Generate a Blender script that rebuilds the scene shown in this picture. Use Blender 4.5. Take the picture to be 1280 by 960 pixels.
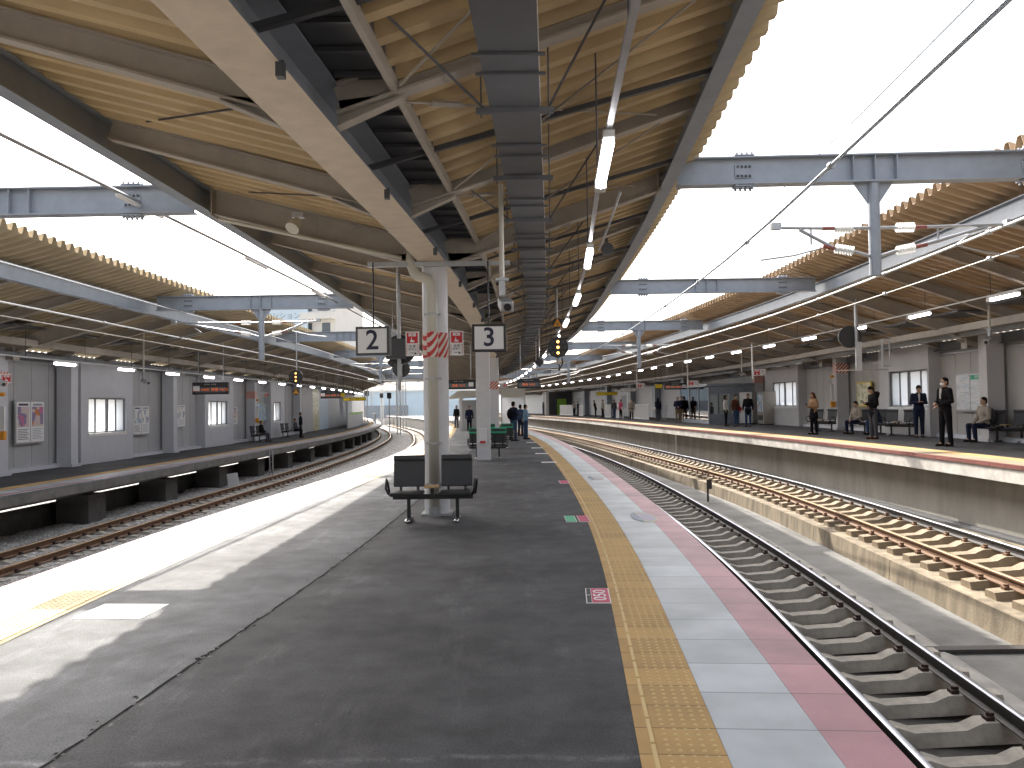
import bpy, bmesh, math, random
import numpy as np
from mathutils import Vector, Matrix
random.seed(7)
for o in list(bpy.data.objects): bpy.data.objects.remove(o)
SC = bpy.context.scene
COL = SC.collection
R = math.radians
# ------------------------------------------------------------ camera
cam = bpy.data.cameras.new('camera'); co = bpy.data.objects.new('camera', cam); COL.objects.link(co)
cam.sensor_width = 36; cam.lens = 28.125; cam.clip_start = 0.05; cam.clip_end = 5000
_p = math.atan(27/1000); _r = 0.015
_f = Vector((0, math.cos(_p), math.sin(_p))); _u0 = Vector((0, -math.sin(_p), math.cos(_p))); _x0 = Vector((1, 0, 0))
_x = _x0*math.cos(_r) - _u0*math.sin(_r); _u = _x0*math.sin(_r) + _u0*math.cos(_r)
co.matrix_world = Matrix(((_x.x, _u.x, -_f.x, 0), (_x.y, _u.y, -_f.y, 0), (_x.z, _u.z, -_f.z, 1.6), (0, 0, 0, 1)))
SC.camera = co
# ------------------------------------------------------------ light
SUNV = Vector((-2.25, 5.6, 5.2)).normalized()
w = bpy.data.worlds.new('World'); SC.world = w; w.use_nodes = True
nt = w.node_tree; bg = nt.nodes['Background']
sky = nt.nodes.new('ShaderNodeTexSky'); sky.sky_type = 'NISHITA'; sky.sun_disc = False
sky.sun_elevation = math.asin(SUNV.z); sky.sun_rotation = math.atan2(SUNV.x, SUNV.y)
sky.air_density = 1.0; sky.dust_density = 6.0; sky.ozone_density = 0.6
hs = nt.nodes.new('ShaderNodeHueSaturation'); hs.inputs['Saturation'].default_value = 0.4; hs.inputs['Value'].default_value = 1.0
nt.links.new(sky.outputs[0], hs.inputs['Color']); nt.links.new(hs.outputs[0], bg.inputs[0])
bg.inputs[1].default_value = 0.15
sl = bpy.data.lights.new('sun', 'SUN'); sl.energy = 2.7; sl.angle = R(0.5); sl.color = (1.0, 0.93, 0.82)
so = bpy.data.objects.new('sun', sl); COL.objects.link(so); so.rotation_euler = (-SUNV).to_track_quat('-Z', 'Y').to_euler(); so.location = (-20, 40, 40)
SC.view_settings.view_transform = 'Standard'; SC.view_settings.look = 'None'; SC.view_settings.gamma = 1
SC.view_settings.exposure = 1.72
SC.view_settings.use_curve_mapping = False
SC.cycles.max_bounces = 8; SC.cycles.diffuse_bounces = 5; SC.cycles.transparent_max_bounces = 8

# ------------------------------------------------------------ helpers
def spline(tab):
    xs = np.array([a for a, b in tab], float); ys = np.array([b for a, b in tab], float); n = len(xs)
    h = np.diff(xs); A = np.eye(n); b = np.zeros(n)
    for i in range(1, n-1):
        A[i, i-1] = h[i-1]; A[i, i] = 2*(h[i-1]+h[i]); A[i, i+1] = h[i]
        b[i] = 3*((ys[i+1]-ys[i])/h[i]-(ys[i]-ys[i-1])/h[i-1])
    c = np.linalg.solve(A, b)
    def f(x):
        if x <= xs[0]: i = 0
        elif x >= xs[-1]: i = n-2
        else: i = int(np.searchsorted(xs, x, side='right'))-1
        i = min(max(i, 0), n-2); d = x-xs[i]
        bb = (ys[i+1]-ys[i])/h[i]-h[i]*(2*c[i]+c[i+1])/3; dd = (c[i+1]-c[i])/(3*h[i])
        if x < xs[0]: return ys[0]+bb*d
        if x > xs[-1]:
            e = h[-1]; return ys[-1]+(bb+2*c[i]*e+3*dd*e*e)*(x-xs[-1])
        return ys[i]+bb*d+c[i]*d*d+dd*d**3
    return f
def off(f, d): return lambda y: f(y)+d
def slope(f, y): return (f(y+.05)-f(y-.05))/.1
def yaw_at(f, y): return -math.atan(slope(f, y))     # rotation about z that turns +Y along the curve
E3 = spline([(-30, -2.6), (-15, -.3), (0, 1.45), (3.5, 1.73), (7.4, 2.02), (10.4, 2.17), (14, 2.27), (20, 2.33), (25, 2.32), (35, 2.15), (48, 1.45), (66, .1), (86, -2.2), (104, -5), (130, -10), (160, -17)])
E2 = spline([(-30, -3.6), (-15, -4.2), (0, -4.6), (7.3, -4.72), (12.5, -4.6), (18, -4.25), (26, -4.03), (38, -4.2), (50, -4.75), (62, -5.5), (76, -6.9), (90, -9), (110, -13), (140, -21)])
ER = spline([(-30, 5.5), (-15, 7.4), (0, 8.7), (10, 9.1), (15, 9.2), (22, 9.2), (28, 9.02), (35, 8.5), (52, 7.2), (65, 6.2), (94, 2.1), (120, -3), (160, -13)])
EL = spline([(-30, -12.6), (-10, -12.0), (5, -11.6), (17.8, -11.35), (35, -11.2), (43, -11.2), (56, -11.45), (68, -12.26), (86, -14.2), (110, -18.5), (130, -23)])
T3 = spline([(-30, -1), (-15, 1.3), (0, 3.1), (4, 3.48), (7, 3.72), (13, 4.15), (21, 4.4), (40, 4.12), (66, 2.0), (90, -.7), (130, -8), (160, -15)])
T2 = spline([(-30, 3), (-15, 5.3), (0, 6.7), (10.8, 7.33), (15, 7.55), (20, 7.75), (25, 7.75), (30, 7.5), (40, 6.85), (54, 5.8), (71, 4.0), (90, 1.5), (110, -2), (140, -9), (160, -14)])
T1 = spline([(-30, -11), (-10, -10.6), (5, -10.2), (15, -9.98), (25, -9.9), (33, -9.75), (43, -9.85), (52, -10.15), (62, -10.8), (75, -12.1), (90, -14.4), (110, -18.6), (130, -24), (160, -34)])
T4 = spline([(-30, -5.2), (-15, -5.9), (0, -6.3), (15, -6.2), (26, -5.75), (38, -5.8), (50, -6.4), (62, -7.2), (76, -8.8), (90, -10.9), (110, -15), (130, -20), (160, -30)])
GV = spline([(-30, -3.5), (-15, -2.7), (0, -1.9), (4.2, -1.65), (12, -1.14), (23.7, -.86), (35.4, -.86), (47.1, -1.3), (66, -2.5), (86, -4.7), (104, -7.5), (130, -13)])
RL = spline([(-30, -5.4), (-15, -5.1), (0, -4.85), (7, -4.68), (11.5, -4.58), (23.7, -4.5), (35, -4.6), (47, -5.1), (62, -6), (76, -7.4), (90, -9.4), (110, -13.4), (130, -18)])
RR = spline([(-30, -2.3), (-15, .2), (0, 1.6), (6.5, 2.0), (12, 2.36), (23.7, 2.78), (35, 2.95), (48, 2.45), (66, 1.2), (86, -.9), (104, -3.5), (130, -9)])
CR = spline([(-30, 4.6), (-15, 6.9), (0, 8.4), (12, 8.95), (23.7, 9.25), (35, 8.75), (52, 7.4), (65, 6.4), (94, 2.3), (120, -2.8), (150, -10)])   # right canopy eave beam
CL = spline([(-30, -11.5), (-10, -11.1), (5, -10.9), (17, -10.8), (24, -10.7), (35, -10.6), (43, -10.6), (56, -10.9), (68, -11.7), (86, -13.7), (106, -17.5)])
WL = spline([(-30, -16), (10, -15.7), (24, -15.6), (32, -15.45), (38, -15.5), (49, -15.75), (74, -17.0), (90, -18.6), (104, -20.6)])
WR = spline([(-30, 10), (-10, 12.5), (10, 13.9), (22, 14.3), (30, 14.45), (41, 14.7), (50, 14.6), (62, 13.9), (75, 12.4), (90, 9.9), (110, 6.1), (130, 1.5), (155, -5)])
ZL, ZR = -.25, .35
BAY = 11.7; Y0B = 12.0 - 11.7*2
TIES = [12.0-11.7+11.7*i for i in range(-1, 9)]
ORD = 'first second third fourth fifth sixth seventh eighth ninth tenth eleventh twelfth thirteenth fourteenth fifteenth sixteenth seventeenth eighteenth nineteenth twentieth twenty-first twenty-second twenty-third twenty-fourth twenty-fifth twenty-sixth twenty-seventh twenty-eighth twenty-ninth thirtieth'.split()

# ------------------------------------------------------------ materials
MATS = {}
def mat(name, col, rough=.6, metal=0, noise=0, nscale=8, bump=0, bscale=40, spec=None, trans=0, streak=0, detail=6, coord='Object'):
    m = bpy.data.materials.new(name); m.use_nodes = True; n = m.node_tree; b = n.nodes['Principled BSDF']
    b.inputs['Base Color'].default_value = (*col, 1); b.inputs['Roughness'].default_value = rough; b.inputs['Metallic'].default_value = metal
    if spec is not None: b.inputs['Specular IOR Level'].default_value = spec
    tc = n.nodes.new('ShaderNodeTexCoord')
    if noise or streak:
        src = tc.outputs[coord]
        if streak:
            mp = n.nodes.new('ShaderNodeMapping'); mp.inputs['Scale'].default_value = (1, 1, streak); n.links.new(src, mp.inputs[0]); src = mp.outputs[0]
        t = n.nodes.new('ShaderNodeTexNoise'); t.inputs['Scale'].default_value = nscale; t.inputs['Detail'].default_value = detail; t.inputs['Roughness'].default_value = .65
        n.links.new(src, t.inputs['Vector'])
        cr = n.nodes.new('ShaderNodeValToRGB'); cr.color_ramp.elements[0].position = .3; cr.color_ramp.elements[1].position = .72
        k = noise or .3
        cr.color_ramp.elements[0].color = (*[c*(1-k) for c in col], 1); cr.color_ramp.elements[1].color = (*[min(1, c*(1+k*.7)) for c in col], 1)
        n.links.new(t.outputs[0], cr.inputs[0]); n.links.new(cr.outputs[0], b.inputs['Base Color'])
    if bump:
        t2 = n.nodes.new('ShaderNodeTexNoise'); t2.inputs['Scale'].default_value = bscale; t2.inputs['Detail'].default_value = 8
        n.links.new(tc.outputs[coord], t2.inputs['Vector'])
        bp = n.nodes.new('ShaderNodeBump'); bp.inputs['Strength'].default_value = bump; bp.inputs['Distance'].default_value = .01
        n.links.new(t2.outputs[0], bp.inputs['Height']); n.links.new(bp.outputs[0], b.inputs['Normal'])
    MATS[name] = m; return m
def emis(name, col, s):
    m = bpy.data.materials.new(name); m.use_nodes = True; b = m.node_tree.nodes['Principled BSDF']
    b.inputs['Base Color'].default_value = (*col, 1); b.inputs['Emission Color'].default_value = (*col, 1); b.inputs['Emission Strength'].default_value = s
    MATS[name] = m; return m
def nn(m, t, **k):
    n = m.node_tree.nodes.new(t)
    for a, v in k.items(): setattr(n, a, v)
    return n

def asphalt(name, col, k=1.0):
    m = bpy.data.materials.new(name); m.use_nodes = True; b = m.node_tree.nodes['Principled BSDF']; L = m.node_tree.links; MATS[name] = m
    tc = nn(m, 'ShaderNodeTexCoord')
    def noise(sc, dt, vec=None, rough=.6):
        t = nn(m, 'ShaderNodeTexNoise'); t.inputs['Scale'].default_value = sc; t.inputs['Detail'].default_value = dt; t.inputs['Roughness'].default_value = rough; L.new(vec or tc.outputs['Object'], t.inputs['Vector']); return t.outputs[0]
    def ramp(src, a, b_, c0, c1):
        r = nn(m, 'ShaderNodeValToRGB'); e = r.color_ramp.elements; e[0].position = a; e[1].position = b_; e[0].color = (c0, c0, c0, 1); e[1].color = (c1, c1, c1, 1); L.new(src, r.inputs[0]); return r.outputs[0]
    def mul(a, b_):
        x = nn(m, 'ShaderNodeMix', data_type='RGBA', blend_type='MULTIPLY'); x.inputs[0].default_value = 1; L.new(a, x.inputs[6]); L.new(b_, x.inputs[7]); return x.outputs[2]
    big = ramp(noise(.55, 5), .35, .68, 1-.34*k, 1+.34*k); mid = ramp(noise(3.2, 8), .35, .7, 1-.2*k, 1+.26*k); fine = ramp(noise(85, 3), .3, .72, 1-.32*k, 1+.42*k)
    mp = nn(m, 'ShaderNodeMapping'); mp.inputs['Scale'].default_value = (1, .22, 1); mp.inputs['Rotation'].default_value = (0, 0, .15); L.new(tc.outputs['Object'], mp.inputs[0])
    st = ramp(noise(2.4, 9, mp.outputs[0], .72), .54, .74, 1, 1+.8*k)          # worn pale patches
    sp = nn(m, 'ShaderNodeTexVoronoi'); sp.inputs['Scale'].default_value = 5; L.new(tc.outputs['Object'], sp.inputs['Vector']); spo = ramp(sp.outputs['Distance'], .012, .035, 2.2, 1)
    base = nn(m, 'ShaderNodeRGB'); base.outputs[0].default_value = (*col, 1)
    # pale dried puddle line across the platform
    sy = nn(m, 'ShaderNodeSeparateXYZ'); L.new(tc.outputs['Object'], sy.inputs[0]); wv = noise(1.6, 5)
    q1 = nn(m, 'ShaderNodeMath', operation='MULTIPLY_ADD'); L.new(wv, q1.inputs[0]); q1.inputs[1].default_value = .22; L.new(sy.outputs[1], q1.inputs[2])
    q2 = nn(m, 'ShaderNodeMath', operation='SUBTRACT'); L.new(q1.outputs[0], q2.inputs[0]); q2.inputs[1].default_value = 3.79
    q3 = nn(m, 'ShaderNodeMath', operation='ABSOLUTE'); L.new(q2.outputs[0], q3.inputs[0]); lin = ramp(q3.outputs[0], .004, .045, 1.0, 0.0)
    pt = ramp(noise(5, 8, None, .75), .42, .62, 0.0, 1.4*k); q4 = nn(m, 'ShaderNodeMath', operation='MULTIPLY_ADD'); L.new(lin, q4.inputs[0]); L.new(pt, q4.inputs[1]); q4.inputs[2].default_value = 1.0
    c = mul(mul(mul(mul(mul(mul(base.outputs[0], big), mid), fine), st), spo), q4.outputs[0]); L.new(c, b.inputs['Base Color']); b.inputs['Roughness'].default_value = .82; b.inputs['Specular IOR Level'].default_value = .3
    bp = nn(m, 'ShaderNodeBump'); bp.inputs['Strength'].default_value = .6; bp.inputs['Distance'].default_value = .006; L.new(noise(140, 4), bp.inputs['Height']); L.new(bp.outputs[0], b.inputs['Normal'])
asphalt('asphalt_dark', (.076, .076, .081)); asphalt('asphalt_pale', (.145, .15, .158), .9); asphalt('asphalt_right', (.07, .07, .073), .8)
mat('concrete', (.32, .31, .29), .8, noise=.35, nscale=2.2, bump=.4, bscale=30)
mat('concrete_bed', (.17, .17, .165), .8, noise=.4, nscale=1.1, bump=.35, bscale=50)
mat('concrete_slab', (.25, .205, .145), .85, noise=.62, nscale=3.2, bump=.5, bscale=30, streak=.22, detail=9)
mat('bed_dark', (.10, .095, .085), .9, noise=.4, nscale=4, bump=.5, bscale=60)  # dark bed; the shadows between the sleepers are also in its colour
mat('dome', (.68, .50, .22), .6)  # paler than the tiles: highlights on the dots are put into the colour
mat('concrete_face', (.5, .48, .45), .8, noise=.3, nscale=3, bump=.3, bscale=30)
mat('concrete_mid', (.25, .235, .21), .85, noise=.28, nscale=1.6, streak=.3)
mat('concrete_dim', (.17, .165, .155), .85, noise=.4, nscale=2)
mat('sleeper', (.26, .205, .14), .8, noise=.3, nscale=5, bump=.3, bscale=60)
mat('sleeper_dim', (.40, .37, .32), .8, noise=.35, nscale=5, bump=.3, bscale=60)
mat('clip', (.05, .03, .025), .6, metal=.4)
mat('rust', (.16, .085, .045), .75, noise=.4, nscale=20)
mat('rail_dark', (.045, .04, .04), .6, noise=.3, nscale=20)
mat('rail_top', (.6, .63, .7), .32, metal=1)
mat('rail_top_rust', (.38, .27, .17), .45, metal=.7)
mat('steel_gray', (.27, .30, .34), .45, noise=.14, nscale=3, metal=.2)
mat('steel_skylit', (.33, .36, .405), .45, noise=.14, nscale=3, metal=.1)  # grey steel made paler: sky light on the beams put into the colour
mat('wire_blue', (.45, .55, .65), .4)
mat('bed_joint', (.03, .03, .03), .95, spec=.05)
mat('joint_chip', (.2, .2, .2), .9, noise=.4, nscale=20)
mat('joint', (.33, .33, .335), .6)
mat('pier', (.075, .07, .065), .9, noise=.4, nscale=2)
mat('wall_panel_warm', (.46, .44, .41), .55, noise=.08, nscale=1.3)
mat('pilaster_warm', (.53, .52, .52), .5, noise=.08, nscale=1.5)
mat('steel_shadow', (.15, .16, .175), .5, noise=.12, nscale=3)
mat('steel_beige', (.38, .34, .29), .55, noise=.15, nscale=2.5)
mat('girder_cream', (.62, .52, .40), .55, noise=.14, nscale=5, detail=10)
mat('duct', (.12, .125, .135), .45, metal=.1, noise=.1, nscale=4)
mat('dark_steel', (.06, .062, .068), .5)
mat('black_metal', (.02, .02, .022), .4)
mat('galv', (.45, .46, .47), .4, metal=.6, noise=.12, nscale=10)
mat('galv_light', (.62, .62, .6), .45, metal=.2)
mat('cream_paint', (.55, .53, .46), .45)
mat('white_paint', (.75, .75, .73), .5, noise=.06, nscale=3)
mat('col_white', (.70, .70, .72), .4, noise=.07, nscale=3)
mat('wall_panel', (.46, .465, .475), .55, noise=.07, nscale=1.3)
mat('wall_white', (.66, .67, .68), .5, noise=.06, nscale=1.3)
mat('pilaster', (.56, .57, .61), .5, noise=.06, nscale=2)
mat('white_board', (.8, .8, .8), .5)
mat('red_sign', (.62, .02, .03), .5)
mat('red_line', (.55, .06, .06), .6, noise=.25, nscale=8)
mat('navy', (.015, .015, .045), .5)
mat('ink', (.03, .03, .035), .6)
mat('yellow_sign', (.75, .55, .02), .5)
mat('orange', (.8, .33, .02), .5)
mat('green_label', (.03, .42, .22), .5)
mat('pink_label', (.55, .07, .15), .6)
mat('wood', (.5, .32, .15), .5, noise=.2, nscale=12)
mat('chair_gray', (.05, .052, .056), .55, noise=.1, nscale=6, bump=.2, bscale=200)
mat('seat_black', (.018, .018, .02), .5)
mat('chrome', (.7, .7, .7), .2, metal=1)
mat('insul', (.82, .82, .8), .25)
mat('red_tube', (.28, .09, .07), .4)
mat('glass_dark', (.05, .06, .06), .05)
mat('green_bright', (.25, .5, .05), .6)
mat('building', (.7, .68, .64), .7, noise=.06, nscale=.5)
mat('pale_blue', (.55, .66, .75), .6, noise=.06, nscale=.5)
mat('win_dark', (.12, .14, .16), .2)
mat('ground', (.24, .235, .22), .9, noise=.3, nscale=.05)
mat('mesh_fence', (.35, .36, .38), .5)
mat('poster_a', (.55, .12, .2), .5, noise=.6, nscale=6, coord='Object')
emis('lamp', (1, .97, 1), 7.0)
emis('signal_lamp', (1, .45, .10), 2.2)
emis('led', (.9, .18, .02), .16)
# poster art: blocky coloured cells
def poster(name, cols, sc):
    m = bpy.data.materials.new(name); m.use_nodes = True; b = m.node_tree.nodes['Principled BSDF']; L = m.node_tree.links
    tc = nn(m, 'ShaderNodeTexCoord'); mp = nn(m, 'ShaderNodeMapping'); mp.inputs['Scale'].default_value = sc
    vo = nn(m, 'ShaderNodeTexVoronoi', distance='CHEBYCHEV'); vo.inputs['Scale'].default_value = 1
    L.new(tc.outputs['Object'], mp.inputs[0]); L.new(mp.outputs[0], vo.inputs['Vector'])
    cr = nn(m, 'ShaderNodeValToRGB'); cr.color_ramp.interpolation = 'CONSTANT'
    el = cr.color_ramp.elements
    while len(el) < len(cols): el.new(.5)
    for i, c in enumerate(cols): el[i].position = i/len(cols); el[i].color = (*c, 1)
    L.new(vo.outputs['Color'], cr.inputs[0]); L.new(cr.outputs[0], b.inputs['Base Color']); b.inputs['Roughness'].default_value = .35
    MATS[name] = m
poster('art_pink', [(.6, .55, .55), (.55, .15, .3), (.6, .22, .06), (.62, .5, .5), (.25, .2, .35), (.6, .55, .45), (.5, .12, .25)], (4, 4, 3.4))
poster('art_blue', [(.72, .75, .8), (.42, .55, .68), (.75, .75, .72), (.35, .4, .48), (.8, .78, .7), (.5, .6, .65)], (5, 5, 4.5))
poster('art_list', [(.72, .72, .72), (.6, .62, .62), (.75, .75, .75), (.66, .68, .7), (.5, .58, .66)], (3, 3, 26))
poster('art_landscape', [(.25, .45, .75), (.7, .72, .7), (.45, .55, .3), (.2, .4, .7), (.6, .62, .55), (.7, .65, .45)], (4, 4, 5))
poster('art_cream', [(.72, .68, .4), (.7, .66, .45), (.75, .72, .55), (.45, .42, .2), (.72, .68, .4)], (6, 6, 8))
poster('art_vend', [(.75, .78, .8), (.5, .6, .7), (.75, .75, .75), (.1, .3, .5), (.75, .78, .8), (.6, .15, .12)], (9, 9, 8))
# corrugated sheet paint; the right roof's tint also holds reflected sunlight
m = mat('roof_sheet', (.52, .39, .215), .55, noise=.2, nscale=.9, detail=9)
m = mat('roof_sheet_right', (.43, .31, .195), .55, noise=.2, nscale=.9, detail=9)
m = mat('roof_sheet_left', (.50, .41, .27), .55, noise=.2, nscale=.9, detail=9)
# ballast
m = bpy.data.materials.new('ballast'); m.use_nodes = True; MATS['ballast'] = m; b = m.node_tree.nodes['Principled BSDF']; L = m.node_tree.links
tc = nn(m, 'ShaderNodeTexCoord'); vo = nn(m, 'ShaderNodeTexVoronoi'); vo.inputs['Scale'].default_value = 17; L.new(tc.outputs['Object'], vo.inputs['Vector'])
cr = nn(m, 'ShaderNodeValToRGB'); cr.color_ramp.elements[0].color = (.2, .19, .18, 1); cr.color_ramp.elements[1].color = (.62, .61, .6, 1)
sp = nn(m, 'ShaderNodeSeparateColor'); L.new(vo.outputs['Color'], sp.inputs[0]); L.new(sp.outputs[0], cr.inputs[0]); L.new(cr.outputs[0], b.inputs['Base Color'])
bp = nn(m, 'ShaderNodeBump'); bp.inputs['Strength'].default_value = 1; bp.inputs['Distance'].default_value = .05; bp.invert = True
L.new(vo.outputs['Distance'], bp.inputs['Height']); L.new(bp.outputs[0], b.inputs['Normal']); b.inputs['Roughness'].default_value = .9
# UV striped pavers: joints every `pitch` metres along u
def paver(name, col, pitch, joint, rough=.55, bumpy=0, linecol=.45, vary=.1):
    m = bpy.data.materials.new(name); m.use_nodes = True; b = m.node_tree.nodes['Principled BSDF']; L = m.node_tree.links
    tc = nn(m, 'ShaderNodeTexCoord'); sx = nn(m, 'ShaderNodeSeparateXYZ'); L.new(tc.outputs['UV'], sx.inputs[0])
    fr = nn(m, 'ShaderNodeMath', operation='MULTIPLY'); fr.inputs[1].default_value = 1/pitch; L.new(sx.outputs[0], fr.inputs[0])
    f2 = nn(m, 'ShaderNodeMath', operation='FRACT'); L.new(fr.outputs[0], f2.inputs[0])
    lt = nn(m, 'ShaderNodeMath', operation='LESS_THAN'); lt.inputs[1].default_value = joint/pitch; L.new(f2.outputs[0], lt.inputs[0])
    fl = nn(m, 'ShaderNodeMath', operation='FLOOR'); L.new(fr.outputs[0], fl.inputs[0])
    wn = nn(m, 'ShaderNodeTexWhiteNoise', noise_dimensions='1D'); L.new(fl.outputs[0], wn.inputs['W'])
    ns = nn(m, 'ShaderNodeTexNoise'); ns.inputs['Scale'].default_value = 2.2; ns.inputs['Detail'].default_value = 7; L.new(tc.outputs['Object'], ns.inputs['Vector'])
    ad = nn(m, 'ShaderNodeMath', operation='MULTIPLY_ADD'); ad.inputs[1].default_value = .35; L.new(wn.outputs[0], ad.inputs[0]); L.new(ns.outputs[0], ad.inputs[2])
    cr = nn(m, 'ShaderNodeValToRGB'); cr.color_ramp.elements[0].position = .35; cr.color_ramp.elements[1].position = .95
    cr.color_ramp.elements[0].color = (*[c*(1-vary) for c in col], 1); cr.color_ramp.elements[1].color = (*[min(c*(1+vary), .9) for c in col], 1)
    L.new(ad.outputs[0], cr.inputs[0])
    mx = nn(m, 'ShaderNodeMix', data_type='RGBA'); L.new(lt.outputs[0], mx.inputs[0]); L.new(cr.outputs[0], mx.inputs[6]); mx.inputs[7].default_value = (*[c*linecol for c in col], 1)
    L.new(mx.outputs[2], b.inputs['Base Color']); b.inputs['Roughness'].default_value = rough
    n2 = nn(m, 'ShaderNodeTexNoise'); n2.inputs['Scale'].default_value = 90; L.new(tc.outputs['Object'], n2.inputs['Vector'])
    bp = nn(m, 'ShaderNodeBump'); bp.inputs['Strength'].default_value = .25; bp.inputs['Distance'].default_value = .01; L.new(n2.outputs[0], bp.inputs['Height']); L.new(bp.outputs[0], b.inputs['Normal'])
    MATS[name] = m
paver('tactile', (.53, .34, .135), .3, .010, .8, vary=.18)
paver('tactile_pale', (.58, .42, .2), .3, .008, .6, vary=.12)
paver('edge_white', (.37, .41, .44), .5, .012, .45, vary=.28)
paver('edge_red', (.42, .19, .22), .5, .012, .5, vary=.3)
paver('edge_right', (.36, .29, .21), .5, .012, .5, vary=.12)
paver('red_nose', (.20, .07, .06), .5, .02, .5, vary=.15)
# red and white diagonal wrap
m = bpy.data.materials.new('hazard_wrap'); m.use_nodes = True; MATS['hazard_wrap'] = m; b = m.node_tree.nodes['Principled BSDF']; L = m.node_tree.links
tc = nn(m, 'ShaderNodeTexCoord'); sx = nn(m, 'ShaderNodeSeparateXYZ'); L.new(tc.outputs['Object'], sx.inputs[0])
a1 = nn(m, 'ShaderNodeMath', operation='SUBTRACT'); L.new(sx.outputs[0], a1.inputs[0]); L.new(sx.outputs[2], a1.inputs[1])
a1b = nn(m, 'ShaderNodeMath', operation='ADD'); L.new(a1.outputs[0], a1b.inputs[0]); L.new(sx.outputs[1], a1b.inputs[1])
a2 = nn(m, 'ShaderNodeMath', operation='MULTIPLY'); a2.inputs[1].default_value = 7; L.new(a1b.outputs[0], a2.inputs[0])
a3 = nn(m, 'ShaderNodeMath', operation='FRACT'); L.new(a2.outputs[0], a3.inputs[0])
a4 = nn(m, 'ShaderNodeMath', operation='GREATER_THAN'); a4.inputs[1].default_value = .5; L.new(a3.outputs[0], a4.inputs[0])
mx = nn(m, 'ShaderNodeMix', data_type='RGBA'); L.new(a4.outputs[0], mx.inputs[0]); mx.inputs[6].default_value = (.7, .66, .58, 1); mx.inputs[7].default_value = (.55, .03, .03, 1)
L.new(mx.outputs[2], b.inputs['Base Color']); b.inputs['Roughness'].default_value = .4
# frosted window
m = bpy.data.materials.new('frosted'); m.use_nodes = True; MATS['frosted'] = m; L = m.node_tree.links
m.node_tree.nodes.remove(m.node_tree.nodes['Principled BSDF']); out = m.node_tree.nodes['Material Output']
tr = nn(m, 'ShaderNodeBsdfTranslucent'); tr.inputs[0].default_value = (.95, .97, 1, 1); tp = nn(m, 'ShaderNodeBsdfTransparent'); ms = nn(m, 'ShaderNodeMixShader'); ms.inputs[0].default_value = .45
L.new(tr.outputs[0], ms.inputs[1]); L.new(tp.outputs[0], ms.inputs[2]); L.new(ms.outputs[0], out.inputs[0])
m = bpy.data.materials.new('clear_glass'); m.use_nodes = True; MATS['clear_glass'] = m; L = m.node_tree.links
m.node_tree.nodes.remove(m.node_tree.nodes['Principled BSDF']); out = m.node_tree.nodes['Material Output']
gl = nn(m, 'ShaderNodeBsdfGlossy'); gl.inputs['Roughness'].default_value = .03; tp = nn(m, 'ShaderNodeBsdfTransparent'); tp.inputs[0].default_value = (.75, .8, .8, 1); fz = nn(m, 'ShaderNodeFresnel'); fz.inputs[0].default_value = 1.5
ms = nn(m, 'ShaderNodeMixShader'); L.new(fz.outputs[0], ms.inputs[0]); L.new(tp.outputs[0], ms.inputs[1]); L.new(gl.outputs[0], ms.inputs[2]); L.new(ms.outputs[0], out.inputs[0])

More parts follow.
